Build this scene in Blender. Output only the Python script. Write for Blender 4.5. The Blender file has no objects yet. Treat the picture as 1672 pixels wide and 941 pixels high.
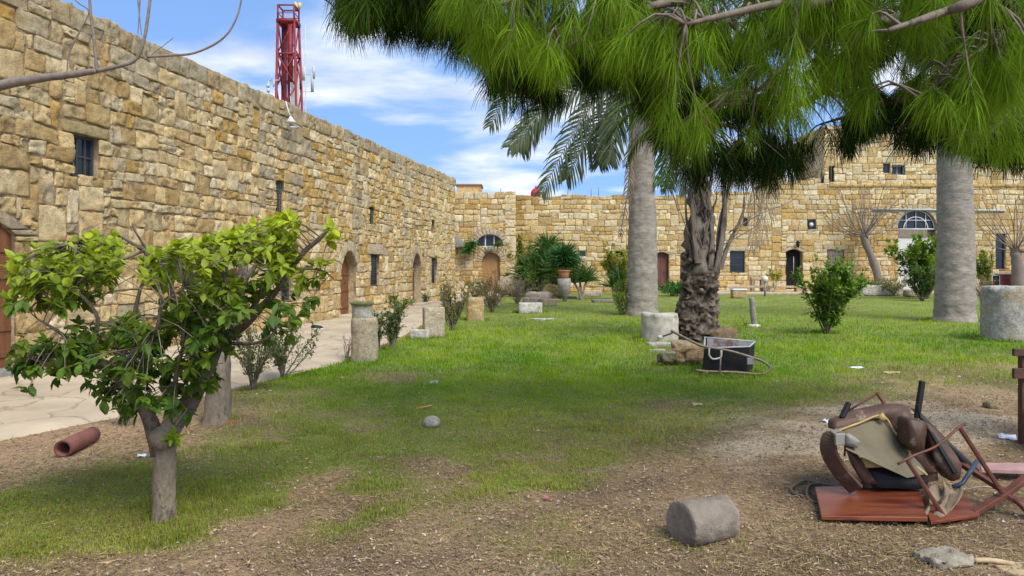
import bpy, bmesh, math, random
import numpy as np
from mathutils import Vector, Matrix
random.seed(7); RNG = np.random.default_rng(11)
R = math.radians
scene = bpy.context.scene
COL = scene.collection
# ------------------------------------------------------------------ camera, sky, sun, exposure
F = 1200.0; CX = 836.0; HY = 434.0; EYE = 1.6
cam_d = bpy.data.cameras.new('camera'); cam = bpy.data.objects.new('camera', cam_d); COL.objects.link(cam)
cam.location = (0, 0, EYE); cam.rotation_euler = (R(90), 0, 0)
cam_d.sensor_width = 36.0; cam_d.lens = 36.0 * F / 1672.0
cam_d.shift_y = -(470.5 - HY) / 1672.0
cam_d.clip_start = 0.05; cam_d.clip_end = 2000
scene.camera = cam
SUN = Vector((0.36, -0.52, 0.78)).normalized()
elev = math.asin(SUN.z)
world = bpy.data.worlds.new('World'); scene.world = world; world.use_nodes = True
nt = world.node_tree; nt.nodes.clear(); L = nt.links
def wn(t, **k):
    n = nt.nodes.new(t)
    for a, b in k.items(): setattr(n, a, b)
    return n
sky = wn('ShaderNodeTexSky', sky_type='NISHITA', sun_disc=False, sun_elevation=elev,
         sun_rotation=math.atan2(SUN.x, SUN.y), air_density=1.0, dust_density=0.4, ozone_density=2.5)
tc = wn('ShaderNodeTexCoord'); lift = wn('ShaderNodeVectorMath', operation='ADD'); lift.inputs[1].default_value = (0, 0, .42); L.new(tc.outputs['Generated'], lift.inputs[0])
nrmv = wn('ShaderNodeVectorMath', operation='NORMALIZE'); L.new(lift.outputs[0], nrmv.inputs[0]); L.new(nrmv.outputs[0], sky.inputs[0]); sep = wn('ShaderNodeSeparateXYZ'); L.new(tc.outputs['Generated'], sep.inputs[0])
def wmath(op, a, b=None, c=None):
    n = wn('ShaderNodeMath', operation=op)
    for i, v in enumerate((a, b, c)):
        if v is None: continue
        if isinstance(v, (int, float)): n.inputs[i].default_value = v
        else: L.new(v, n.inputs[i])
    return n.outputs[0]
zz = wmath('ADD', wmath('MAXIMUM', sep.outputs[2], 0.0), 0.16)
comb = wn('ShaderNodeCombineXYZ')
L.new(wmath('DIVIDE', sep.outputs[0], zz), comb.inputs[0]); L.new(wmath('DIVIDE', sep.outputs[1], zz), comb.inputs[1])
mp = wn('ShaderNodeMapping'); mp.inputs['Location'].default_value = (-2.3, 4.2, 0.0); mp.inputs['Scale'].default_value = (0.9, 1.2, 1)
L.new(comb.outputs[0], mp.inputs[0])
no = wn('ShaderNodeTexNoise'); no.inputs['Scale'].default_value = 1.2; no.inputs['Detail'].default_value = 7; no.inputs['Roughness'].default_value = 0.5
no.inputs['Distortion'].default_value = 0.15
L.new(mp.outputs[0], no.inputs['Vector'])
rmp = wn('ShaderNodeMapRange', interpolation_type='SMOOTHSTEP'); rmp.inputs['From Min'].default_value = 0.43; rmp.inputs['From Max'].default_value = 0.60
rmp.inputs['To Max'].default_value = 0.9
L.new(no.outputs['Fac'], rmp.inputs['Value'])
hsv = wn('ShaderNodeHueSaturation'); hsv.inputs['Saturation'].default_value = 1.05; hsv.inputs['Value'].default_value = 1.65
L.new(sky.outputs[0], hsv.inputs['Color'])
mix = wn('ShaderNodeMixRGB'); mix.inputs['Color2'].default_value = (5.7, 5.9, 6.2, 1)
no2 = wn('ShaderNodeTexNoise'); no2.inputs['Scale'].default_value = 2.6; no2.inputs['Detail'].default_value = 6; L.new(mp.outputs[0], no2.inputs['Vector'])
cmx = wn('ShaderNodeMixRGB'); cmx.inputs['Color1'].default_value = (3.9, 4.2, 4.9, 1); cmx.inputs['Color2'].default_value = (5.9, 6.0, 6.2, 1); L.new(wmath('MULTIPLY', wmath('SUBTRACT', no2.outputs['Fac'], .36), 3.6), cmx.inputs['Fac']); L.new(cmx.outputs[0], mix.inputs['Color2'])
L.new(rmp.outputs[0], mix.inputs['Fac']); L.new(hsv.outputs[0], mix.inputs['Color1'])
bg = wn('ShaderNodeBackground'); bg.inputs['Strength'].default_value = 0.15
L.new(mix.outputs[0], bg.inputs['Color'])
wo = wn('ShaderNodeOutputWorld'); L.new(bg.outputs[0], wo.inputs[0])
sd = bpy.data.lights.new('sun', 'SUN'); sd.energy = 3.1; sd.angle = R(30); sd.color = (1.0, 0.94, 0.84)
so = bpy.data.objects.new('sun', sd); COL.objects.link(so)
so.rotation_euler = SUN.to_track_quat('Z', 'Y').to_euler()
scene.view_settings.view_transform = 'Standard'; scene.view_settings.look = 'None'
scene.view_settings.exposure = 0.52; scene.view_settings.gamma = 1.0
scene.view_settings.use_curve_mapping = False

# ------------------------------------------------------------------ helpers
def G(px, py, z=0.0):                       # ground point seen at a photo pixel
    Y = F * (EYE - z) / (py - HY); return np.array([(px - CX) / F * Y, Y, z])
def P(px, py, Y): return np.array([(px - CX) / F * Y, Y, EYE - (py - HY) / F * Y])
def hash3(ix, iy, iz, seed):
    with np.errstate(over='ignore'):
        h = (ix.astype(np.int64) * 374761393 + iy.astype(np.int64) * 668265263 + iz.astype(np.int64) * 2147483647 + seed * 1274126177) & 0xFFFFFFFF
        h = ((h ^ (h >> 13)) * 1274126177) & 0xFFFFFFFF
        h = ((h ^ (h >> 16)) * 2246822519) & 0xFFFFFFFF
        h = h ^ (h >> 15)
    return (h & 0xFFFFFF) / float(0xFFFFFF)
def vnoise(p, seed=0):
    p = np.asarray(p, float); i = np.floor(p); f = p - i; f = f * f * (3 - 2 * f); i = i.astype(np.int64)
    r = 0
    for dx in (0, 1):
        for dy in (0, 1):
            for dz in (0, 1):
                w = (f[:, 0] if dx else 1 - f[:, 0]) * (f[:, 1] if dy else 1 - f[:, 1]) * (f[:, 2] if dz else 1 - f[:, 2])
                r = r + w * hash3(i[:, 0] + dx, i[:, 1] + dy, i[:, 2] + dz, seed)
    return r * 2 - 1
def fbm(p, o=3, seed=0):
    r = 0; a = 1; s = 0
    for k in range(o):
        r = r + a * vnoise(np.asarray(p) * (2 ** k), seed + k * 17); s += a; a *= 0.5
    return r / s
def sstep(a, b, x): t = np.clip((x - a) / (b - a), 0, 1); return t * t * (3 - 2 * t)

ORI = {}
class MB:
    def __init__(s): s.v = []; s.q = []; s.t = []; s.c = []; s.n = 0
    def add(s, v, q=None, t=None, c=(1, 1, 1)):
        v = np.asarray(v, float).reshape(-1, 3)
        if q is not None and len(q): s.q.append(np.asarray(q, np.int64).reshape(-1, 4) + s.n)
        if t is not None and len(t): s.t.append(np.asarray(t, np.int64).reshape(-1, 3) + s.n)
        c = np.asarray(c, float)
        if c.ndim == 1: c = np.tile(c, (len(v), 1))
        s.v.append(v); s.c.append(c[:, :3]); s.n += len(v)
    def box(s, c, size, rot=None, col=(1, 1, 1)):
        v = np.array([[x, y, z] for x in (-.5, .5) for y in (-.5, .5) for z in (-.5, .5)]) * np.array(size)
        if rot is not None: v = v @ np.array(rot).T
        s.add(v + np.array(c), [[0, 1, 3, 2], [4, 6, 7, 5], [0, 4, 5, 1], [2, 3, 7, 6], [0, 2, 6, 4], [1, 5, 7, 3]], c=col)
    def hexa(s, a, off, col=(1, 1, 1)):      # polygon a (k pts) extruded by off
        a = np.asarray(a, float); k = len(a); b = a + np.asarray(off, float)
        v = np.vstack([a, b, [a.mean(0)], [b.mean(0)]]); t = []; q = []
        for i in range(k):
            j = (i + 1) % k
            t += [[2 * k, i, j], [2 * k + 1, k + j, k + i]]; q.append([i, k + i, k + j, j])
        s.add(v, q, t, col)
    def beam(s, p0, p1, w, h, up=(0, 0, 1), col=(1, 1, 1)):
        p0 = np.array(p0, float); p1 = np.array(p1, float); d = p1 - p0; l = np.linalg.norm(d); d /= l
        u = np.array(up, float)
        if abs(d @ u) > .97: u = np.array([1., 0, 0])
        x = np.cross(d, u); x /= np.linalg.norm(x); u = np.cross(x, d)
        s.box((p0 + p1) / 2, (w, l, h), np.stack([x, d, u], 1), col)
    def tube(s, pts, rad, n=8, col=(1, 1, 1), cap=True, nz=0, seed=0, fq=6):
        pts = np.asarray(pts, float); m = len(pts)
        rad = np.full(m, rad) if np.isscalar(rad) else np.asarray(rad, float)
        tan = np.gradient(pts, axis=0); tan /= np.linalg.norm(tan, axis=1)[:, None] + 1e-9
        ref = np.array([0, 0, 1.]) if abs(tan[0][2]) < .9 else np.array([1., 0, 0])
        x = np.cross(tan[0], ref); x /= np.linalg.norm(x)
        ang = np.arange(n) / n * 2 * np.pi; V = []
        for i in range(m):
            x = x - tan[i] * (x @ tan[i]); x /= np.linalg.norm(x) + 1e-9; y = np.cross(tan[i], x)
            V.append(pts[i] + rad[i] * (np.cos(ang)[:, None] * x + np.sin(ang)[:, None] * y))
        V = np.vstack(V)
        if nz:
            cen = np.repeat(pts, n, 0); d = V - cen
            V = cen + d * (1 + nz * fbm(V * fq, 3, seed))[:, None]
        i, j = np.meshgrid(np.arange(m - 1), np.arange(n), indexing='ij'); j2 = (j + 1) % n
        q = np.stack([i * n + j, i * n + j2, (i + 1) * n + j2, (i + 1) * n + j], -1).reshape(-1, 4)
        t = []
        if cap:
            V = np.vstack([V, pts[0], pts[-1]]); a = m * n
            for k in range(n):
                t.append([a, (k + 1) % n, k]); t.append([a + 1, (m - 1) * n + k, (m - 1) * n + (k + 1) % n])
        s.add(V, q, t, col)
    def build(s, name, mat, parent=None, loc=None, smooth=True, bevel=0):
        me = bpy.data.meshes.new(name)
        v = np.vstack(s.v); c = np.vstack(s.c)
        o0 = np.zeros(3)
        if parent is not None: o0 = ORI[parent.name]
        elif loc is not None: o0 = np.array(loc, float)
        v = v - o0
        q = np.vstack(s.q) if s.q else np.zeros((0, 4), np.int64); t = np.vstack(s.t) if s.t else np.zeros((0, 3), np.int64)
        me.vertices.add(len(v)); me.vertices.foreach_set('co', v.astype(np.float32).ravel())
        nl = q.size + t.size; me.loops.add(nl); me.polygons.add(len(q) + len(t))
        me.loops.foreach_set('vertex_index', np.concatenate([q.ravel(), t.ravel()]).astype(np.int32))
        ls = np.concatenate([np.arange(len(q)) * 4, q.size + np.arange(len(t)) * 3]).astype(np.int32)
        me.polygons.foreach_set('loop_start', ls)
        me.polygons.foreach_set('loop_total', np.concatenate([np.full(len(q), 4), np.full(len(t), 3)]).astype(np.int32))
        me.polygons.foreach_set('use_smooth', np.full(len(q) + len(t), bool(smooth)))
        me.update(calc_edges=True)
        ca = me.color_attributes.new('Col', 'FLOAT_COLOR', 'POINT')
        ca.data.foreach_set('color', np.hstack([c, np.ones((len(c), 1))]).astype(np.float32).ravel())
        o = bpy.data.objects.new(name, me); COL.objects.link(o); me.materials.append(mat)
        if parent is not None: o.parent = parent
        elif loc is not None: o.location = loc
        ORI[o.name] = o0
        if bevel:
            b = o.modifiers.new('bevel', 'BEVEL'); b.width = bevel; b.segments = 2; b.limit_method = 'ANGLE'
        return o
def tag(o, label=None, cat=None, group=None, kind=None):
    if label: o['label'] = label
    if cat: o['category'] = cat
    if group: o['group'] = group
    if kind: o['kind'] = kind
    return o
def thing(name, label, cat, loc, group=None):
    o = bpy.data.objects.new(name, None); COL.objects.link(o); o.location = loc; o.empty_display_size = .2
    ORI[o.name] = np.array(loc, float); return tag(o, label, cat, group)

# ------------------------------------------------------------------ materials
def mat(name, fn):
    m = bpy.data.materials.new(name); m.use_nodes = True; t = m.node_tree; t.nodes.clear()
    out = t.nodes.new('ShaderNodeOutputMaterial'); sh = fn(t); t.links.new(sh, out.inputs[0]); return m
def N(t, ty, **k):
    n = t.nodes.new(ty)
    for a, b in k.items():
        if a.startswith('i_'):
            n.inputs[a[2:].replace('_', ' ')].default_value = b
        else: setattr(n, a, b)
    return n
def simple(name, rgb=None, rough=.8, metal=0, var=.25, vs=8, bump=.3, bs=40, dark=None, ds=3, dth=.58, coat=0, stretch=(1, 1, 1), bd=.01):
    """base colour (or Col attribute) x noise, optional blotches of second colour, bump"""
    def fn(t):
        l = t.links; tcn = N(t, 'ShaderNodeTexCoord'); mpn = N(t, 'ShaderNodeMapping'); mpn.inputs['Scale'].default_value = stretch
        l.new(tcn.outputs['Object'], mpn.inputs[0]); V = mpn.outputs[0]
        if rgb is None: c = N(t, 'ShaderNodeVertexColor', layer_name='Col').outputs[0]
        else: c = N(t, 'ShaderNodeRGB'); c.outputs[0].default_value = (*rgb, 1); c = c.outputs[0]
        n1 = N(t, 'ShaderNodeTexNoise', i_Scale=vs, i_Detail=8.0, i_Roughness=.65); l.new(V, n1.inputs['Vector'])
        mr = N(t, 'ShaderNodeMapRange'); mr.inputs['From Min'].default_value = .3; mr.inputs['From Max'].default_value = .7
        mr.inputs['To Min'].default_value = 1 - var; mr.inputs['To Max'].default_value = 1 + var; l.new(n1.outputs['Fac'], mr.inputs[0])
        mx = N(t, 'ShaderNodeVectorMath', operation='SCALE'); l.new(c, mx.inputs[0]); l.new(mr.outputs[0], mx.inputs['Scale']); c = mx.outputs[0]
        if dark is not None:
            n2 = N(t, 'ShaderNodeTexNoise', i_Scale=ds, i_Detail=9.0, i_Roughness=.7); l.new(V, n2.inputs['Vector'])
            m2 = N(t, 'ShaderNodeMapRange'); m2.inputs['From Min'].default_value = dth; m2.inputs['From Max'].default_value = dth + .07; l.new(n2.outputs['Fac'], m2.inputs[0])
            mm = N(t, 'ShaderNodeMixRGB'); mm.inputs['Color2'].default_value = (*dark, 1); l.new(m2.outputs[0], mm.inputs['Fac']); l.new(c, mm.inputs['Color1']); c = mm.outputs[0]
        b = N(t, 'ShaderNodeBsdfPrincipled'); l.new(c, b.inputs['Base Color']); b.inputs['Roughness'].default_value = rough; b.inputs['Metallic'].default_value = metal
        b.inputs['Specular IOR Level'].default_value = .35
        b.inputs['Coat Weight'].default_value = coat; b.inputs['Coat Roughness'].default_value = .25
        if bump:
            n3 = N(t, 'ShaderNodeTexNoise', i_Scale=bs, i_Detail=8.0, i_Roughness=.7); l.new(V, n3.inputs['Vector'])
            bp = N(t, 'ShaderNodeBump', i_Strength=bump, i_Distance=bd); l.new(n3.outputs['Fac'], bp.inputs['Height']); l.new(bp.outputs[0], b.inputs['Normal'])
        return b.outputs[0]
    return mat(name, fn)
def leafmat(name, rough=.45, trans=.35, spec=.4, var=.25, vs=30):
    def fn(t):
        l = t.links; c = N(t, 'ShaderNodeVertexColor', layer_name='Col').outputs[0]
        tcn = N(t, 'ShaderNodeTexCoord'); n1 = N(t, 'ShaderNodeTexNoise', i_Scale=vs, i_Detail=3.0); l.new(tcn.outputs['Object'], n1.inputs['Vector'])
        mr = N(t, 'ShaderNodeMapRange'); mr.inputs['From Min'].default_value = .3; mr.inputs['From Max'].default_value = .7
        mr.inputs['To Min'].default_value = 1 - var; mr.inputs['To Max'].default_value = 1 + var; l.new(n1.outputs['Fac'], mr.inputs[0])
        mx = N(t, 'ShaderNodeVectorMath', operation='SCALE'); l.new(c, mx.inputs[0]); l.new(mr.outputs[0], mx.inputs['Scale']); c = mx.outputs[0]
        b = N(t, 'ShaderNodeBsdfPrincipled'); l.new(c, b.inputs['Base Color']); b.inputs['Roughness'].default_value = rough; b.inputs['Specular IOR Level'].default_value = spec
        tr = N(t, 'ShaderNodeBsdfTranslucent'); g = N(t, 'ShaderNodeVectorMath', operation='MULTIPLY'); g.inputs[1].default_value = (1.25, 1.15, .5)
        l.new(c, g.inputs[0]); l.new(g.outputs[0], tr.inputs[0])
        m = N(t, 'ShaderNodeMixShader'); m.inputs[0].default_value = trans; l.new(b.outputs[0], m.inputs[1]); l.new(tr.outputs[0], m.inputs[2]); return m.outputs[0]
    return mat(name, fn)
def stonemat(name, pit=.5, lichen=(.2, .19, .16), lth=.60, vs=5.0):
    """weathered limestone: per-stone colour x grain, ochre bleed, grey lichen, pits with their shade put into the colour"""
    def fn(t):
        l = t.links; V = N(t, 'ShaderNodeTexCoord').outputs['Object']
        c = N(t, 'ShaderNodeVertexColor', layer_name='Col').outputs[0]
        def nz(s, d=8.0, r=.65, dist=0.0):
            n = N(t, 'ShaderNodeTexNoise', i_Scale=s, i_Detail=d, i_Roughness=r, i_Distortion=dist); l.new(V, n.inputs['Vector']); return n.outputs['Fac']
        def rg(v, a, b, c0=0., d0=1.):
            m = N(t, 'ShaderNodeMapRange'); l.new(v, m.inputs[0])
            for k, x in zip(('From Min', 'From Max', 'To Min', 'To Max'), (a, b, c0, d0)): m.inputs[k].default_value = x
            return m.outputs[0]
        def mixc(f, a, bcol, blend='MIX'):
            m = N(t, 'ShaderNodeMixRGB', blend_type=blend); l.new(f, m.inputs['Fac']); l.new(a, m.inputs['Color1']); m.inputs['Color2'].default_value = (*bcol, 1); return m.outputs[0]
        s = N(t, 'ShaderNodeVectorMath', operation='SCALE'); l.new(c, s.inputs[0]); l.new(rg(nz(vs * 1.3, 12, .8), .32, .68, .42, 1.52), s.inputs['Scale']); c = s.outputs[0]
        c = mixc(rg(nz(2.0, 10, .75, .6), .50, .66, 0, .7), c, (.50, .31, .10))
        c = mixc(rg(nz(3.1, 9, .75, .4), lth, lth + .10, 0, .8), c, lichen)
        c = mixc(rg(nz(13, 8, .8), .54, .64, 0, .5), c, (.30, .215, .11)); c = mixc(rg(nz(11, 9, .8, .5), .57, .68, 0, .55), c, (.72, .62, .44)); c = mixc(rg(nz(17, 10, .85, .8), .555, .61, 0, .75), c, (.17, .115, .055)); c = mixc(rg(nz(38, 6, .8), .56, .64, 0, .7), c, (.10, .07, .04))  # mottling, then dark spots that paint the shade inside pits
        b = N(t, 'ShaderNodeBsdfPrincipled'); l.new(c, b.inputs['Base Color']); b.inputs['Roughness'].default_value = .92; b.inputs['Specular IOR Level'].default_value = .2
        b1 = N(t, 'ShaderNodeBump', i_Strength=1.0, i_Distance=.075); l.new(nz(8, 12, .8, .3), b1.inputs['Height'])
        vo = N(t, 'ShaderNodeTexVoronoi', i_Scale=24.0); l.new(V, vo.inputs['Vector'])
        b2 = N(t, 'ShaderNodeBump', i_Strength=pit, i_Distance=.012); l.new(rg(vo.outputs['Distance'], .0, .35), b2.inputs['Height']); l.new(b1.outputs[0], b2.inputs['Normal'])
        l.new(b2.outputs[0], b.inputs['Normal']); return b.outputs[0]
    return mat(name, fn)
M = {}
M['wall'] = stonemat('limestone_masonry')
M['wallfar'] = stonemat('pale_limestone_masonry', .35, (.3, .26, .17), .64)
M['drum'] = stonemat('carved_limestone', .6, (.26, .25, .22), .52, 7)
M['greystone'] = simple('grey_stone', (.24, .225, .195), .9, var=.35, vs=7, bump=.9, bs=30, dark=(.42, .40, .36), ds=4, dth=.60, bd=.02)
M['rust_stone'] = simple('dull_grey_stone', None, .9, var=.3, vs=9, bump=.8, bs=45, dark=(.32, .28, .22), ds=6, dth=.60, bd=.02)
M['plaster'] = simple('weathered_plaster', (.52, .36, .17), .9, var=.2, vs=3, dark=(.4, .2, .06), ds=2, dth=.55)
M['door'] = simple('old_door_wood', (.18, .075, .028), .6, var=.3, vs=14, bump=.3, bs=30, stretch=(1, 1, .12), dark=(.09, .05, .03), ds=5, dth=.62)
M['door_tan'] = simple('tan_door_wood', (.34, .19, .075), .6, var=.15, vs=10, stretch=(1, 1, .15))
M['door_red'] = simple('red_brown_door_wood', (.13, .05, .035), .7, var=.3, vs=14, stretch=(1, 1, .15))
M['greywood'] = simple('grey_wood', (.20, .165, .125), .85, var=.3, vs=12, bump=.5, bs=40, stretch=(1, 1, .15))
M['frame_dark'] = simple('dark_metal', (.045, .055, .065), .5, var=.2)
M['frame_white'] = simple('white_frame_paint', (.6, .6, .57), .6, var=.15)
M['glass'] = simple('dark_window_glass', (.018, .024, .03), .12, var=.3, vs=3, bump=0)
M['dark'] = simple('unlit_opening', (.01, .009, .008), .9, bump=0)  # near-black sheet colour painting the darkness inside openings
M['path'] = simple('path_concrete', (.47, .395, .30), .9, var=.13, vs=1.2, bump=.5, bs=25, dark=(.36, .28, .20), ds=1.1, dth=.56, bd=.01)
M['bark'] = simple('bark', (.185, .15, .11), .9, var=.35, vs=14, bump=.9, bs=22, dark=(.09, .075, .055), ds=9, dth=.56, bd=.02, stretch=(1, 1, .5))
M['fruitbark'] = simple('smooth_tan_bark', (.27, .215, .145), .85, var=.35, vs=11, bump=1.0, bs=24, dark=(.12, .095, .07), ds=9, dth=.54, bd=.03, stretch=(1, 1, .5))
M['shadelimb'] = simple('shaded_limb_bark', (.135, .108, .08), .85, var=.35, vs=14, bump=.9, bs=26, dark=(.07, .055, .04), ds=8, dth=.56, bd=.02)  # shade on the limbs is put into this darker bark colour
M['palmbark'] = simple('palm_bark', (.27, .235, .19), .9, var=.32, vs=6, bump=1.0, bs=9, dark=(.17, .145, .115), ds=5, dth=.60, stretch=(.8, .8, 1.7), bd=.03)
M['darkstalk'] = simple('dark_dry_stalk', (.145, .118, .09), .9, var=.45, vs=7, bump=.8, bs=24, stretch=(1, 1, .25), dark=(.06, .045, .035), ds=5, dth=.52)
M['gnarl'] = simple('gnarled_bark', None, .95, var=.5, vs=8, bump=1.0, bs=16, dark=(.04, .03, .022), ds=6, dth=.53, bd=.06)
M['petiole'] = simple('dry_petiole', (.19, .15, .11), .85, var=.35, vs=6, bump=.5, bs=20, stretch=(1, 1, .3), dark=(.14, .10, .07), ds=4, dth=.6)
M['leaf'] = leafmat('leaf', .5, .42, .25); M['needle'] = leafmat('pine_needle', .65, .45, .12, .2, 4); M['frond'] = leafmat('palm_frond', .6, .25, .15, .2, 5)
M['grass'] = leafmat('grass_blade', .6, .4, .2, .15, 3)
M['dry'] = simple('dry_litter', None, .9, var=.2, bump=0)
M['redsteel'] = simple('red_painted_steel', (.20, .018, .022), .55, var=.25, vs=2)
M['greysteel'] = simple('galvanised_steel', (.42, .45, .42), .5, var=.2)
M['white'] = simple('white_paint', (.56, .55, .50), .6, var=.12, dark=(.5, .48, .42), ds=4, dth=.62)
M['blackmetal'] = simple('worn_black_metal', (.013, .012, .011), .9, var=.4, vs=10, bump=.3, bs=30, dark=(.06, .055, .05), ds=7, dth=.62)
M['trayin'] = simple('cement_stained_metal', (.30, .29, .29), .7, var=.25, vs=8, dark=(.16, .075, .05), ds=2.2, dth=.50)
M['tube'] = simple('rusty_steel_tube', (.23, .17, .13), .5, metal=.3, var=.4, vs=18, dark=(.5, .48, .45), ds=11, dth=.6)
M['pipe'] = simple('red_clay_pipe', (.20, .075, .055), .7, var=.2, vs=9, bump=.3, dark=(.13, .045, .035), ds=8, dth=.6)
M['redwood'] = simple('varnished_red_wood', (.17, .045, .017), .45, var=.3, vs=9, bump=.15, bs=25, stretch=(.2, 2.5, 1), coat=.15, dark=(.11, .022, .010), ds=5, dth=.50)
M['redbeam'] = simple('red_brown_timber', (.11, .036, .02), .5, var=.35, vs=12, bump=.2, dark=(.08, .028, .018), ds=7, dth=.6)
M['leather'] = simple('brown_vinyl', (.075, .04, .025), .55, var=.4, vs=5, bump=.35, bs=14, dark=(.20, .145, .10), ds=7, dth=.57)
M['board'] = simple('olive_backing_board', (.125, .105, .062), .75, var=.25, vs=4, dark=(.07, .055, .035), ds=6, dth=.66)
M['piping'] = simple('torn_yellow_lining', (.42, .29, .11), .8)
M['rag'] = simple('dirty_fabric', (.20, .15, .10), .95, var=.35, vs=10, bump=.5, bs=60)
M['blackplastic'] = simple('black_plastic', (.012, .012, .012), .6, bump=.05)
M['bluemetal'] = simple('blue_grey_metal', (.035, .055, .085), .4)
M['greyfoam'] = simple('grey_armrest_plastic', (.22, .21, .17), .5)
M['darkwood'] = simple('dark_bench_timber', (.085, .04, .025), .7, var=.35, vs=10, bump=.5, bs=30, stretch=(.2, 1, 1))
M['plainwood'] = simple('pale_broken_wood', (.42, .31, .18), .85, var=.25, vs=12, bump=.4)
M['paper'] = simple('paper', (.72, .76, .84), .8, var=.08, bump=0)
M['pink'] = simple('pink_petal', (.62, .16, .24), .6, var=.2, bump=0)
M['red'] = simple('red_plastic', (.5, .015, .06), .45, var=.15)
M['terracotta'] = simple('terracotta', (.36, .16, .075), .85, var=.25, vs=7)
M['yellow'] = simple('yellow_stick', (.6, .33, .02), .5)
# ------------------------------------------------------------------ ground
PATH = np.array([(-6.2, 2.0), (-5.75, 4.3), (-4.76, 6.83), (-4.27, 7.8), (-2.94, 11.9), (-2.55, 16), (-2.45, 21), (-2.5, 31), (-1.2, 38), (1.0, 41.7)])
def path_edge(Y): return np.interp(Y, PATH[:, 1], PATH[:, 0]) 
def grass_mask(X, Y):
    Yc = np.maximum(Y, .5); px = CX + F * X / Yc; py = HY + F * EYE / Yc
    p3 = np.stack([X * .9, Y * .9, X * 0 + 3], 1)
    n = fbm(p3, 4, 5); n2 = fbm(p3 * 3.1, 3, 9)
    lim = np.interp(px, [-600, 200, 420, 560, 700, 850, 950, 1150, 1250, 1350, 1450, 1700], [560, 560, 640, 668, 690, 702, 712, 690, 655, 630, 606, 600])
    g = sstep(70, -45, py - lim + n * 34 + n2 * 22)
    def blob(cx, cy, rx, ry, a): return a * np.exp(-(((px - cx) / rx) ** 2 + ((py - cy) / ry) ** 2))
    h = blob(230, 838, 250, 62, .95) + blob(520, 830, 130, 45, .55) + blob(880, 770, 110, 50, .8) + blob(1005, 745, 40, 17, .6) + blob(600, 730, 360, 90, .78) \
        + blob(1480, 655, 160, 14, .25) + blob(1640, 620, 90, 22, .5) + blob(820, 890, 320, 60, .42) + blob(60, 880, 160, 70, .6) + blob(1130, 660, 70, 20, .4) + blob(700, 660, 220, 35, .5)
    h = sstep(.14, .72, h * (0.80 + 1.25 * n + 1.1 * n2)) * np.clip(h * 1.3, 0, 1)
    g = np.clip(np.maximum(g, h), 0, 1)
    g *= 1 - np.clip(blob(650, 618, 70, 10, .7) + blob(1095, 590, 40, 14, .6) + blob(1090, 660, 60, 12, .7), 0, 1)
    d = X - path_edge(Y)
    g *= sstep(-.05, .25, d + n2 * .15)
    return g
def pale_mask(X, Y):
    Yc = np.maximum(Y, .5); px = CX + F * X / Yc; py = HY + F * EYE / Yc
    n = fbm(np.stack([X * 1.3, Y * 2.2, X * 0], 1), 4, 31)
    a = np.exp(-(((px - 1330) / 190) ** 2 + ((py - 725) / 55) ** 2)) + .8 * np.exp(-(((px - 1560) / 130) ** 2 + ((py - 690) / 40) ** 2)) + .5 * np.exp(-(((px - 860) / 110) ** 2 + ((py - 925) / 30) ** 2))
    return sstep(.25, .75, a * (1 + n * 1.3))
def ground_z(X, Y):
    p3 = np.stack([X, Y, X * 0], 1)
    near = sstep(45, 10, Y) * sstep(20, 12, np.abs(X))
    z = (.035 * fbm(p3 * .7, 3, 2) + .012 * fbm(p3 * 5, 3, 4)) * near
    z += .02 * pale_mask(X, Y)
    on = sstep(.35, -.1, X - path_edge(Y))
    return z * (1 - on) - .035 * on
def gz(X, Y): return float(ground_z(np.array([X]), np.array([Y]))[0])
def axis(lo, hi, a, b, st):
    return np.unique(np.concatenate([np.linspace(lo, a, 12), np.arange(a, b, st), np.linspace(b, hi, 12)]))
xs = axis(-400, 400, -8, 22, .075); ys = np.unique(np.concatenate([np.linspace(-300, 1.5, 10), np.arange(1.5, 12, .05), np.arange(12, 46, .12), np.linspace(46, 900, 10)]))
XX, YY = np.meshgrid(xs, ys, indexing='ij'); XX = XX.ravel(); YY = YY.ravel()
ZZ = ground_z(XX, YY); gm = grass_mask(XX, YY); pm = pale_mask(XX, YY)
nn = fbm(np.stack([XX * 2, YY * 2, XX * 0], 1), 4, 77)[:, None]
dirt = np.array([.25, .168, .088]) * (1 + .75 * nn) + np.array([.05, .03, .01]) * sstep(500, 850, 836 + F * XX / np.maximum(YY, .5))[:, None] * -.3
lf = sstep(450, 100, CX + F * XX / np.maximum(YY, .5))[:, None]
dirt = dirt * (1 - lf) + np.array([.34, .225, .125]) * (1 + .3 * nn) * lf
pale = np.array([.40, .32, .21]) * (1 + .25 * nn)
c = dirt * (1 - pm[:, None]) + pale * pm[:, None]
gc = np.array([.15, .20, .025]) * (1 + .3 * nn)
gg = (gm * .8)[:, None]; c = c * (1 - gg) + gc * gg
nx, ny = len(xs), len(ys); i, j = np.meshgrid(np.arange(nx - 1), np.arange(ny - 1), indexing='ij')
q = np.stack([i * ny + j, (i + 1) * ny + j, (i + 1) * ny + j + 1, i * ny + j + 1], -1).reshape(-1, 4)
mb = MB(); mb.add(np.stack([XX, YY, ZZ], 1), q, c=c)
M['soil'] = simple('soil', None, .95, var=.38, vs=22, bump=.9, bs=30, dark=(.075, .05, .03), ds=16, dth=.58, bd=.03)
tag(mb.build('ground', M['soil']), kind='structure')

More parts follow.
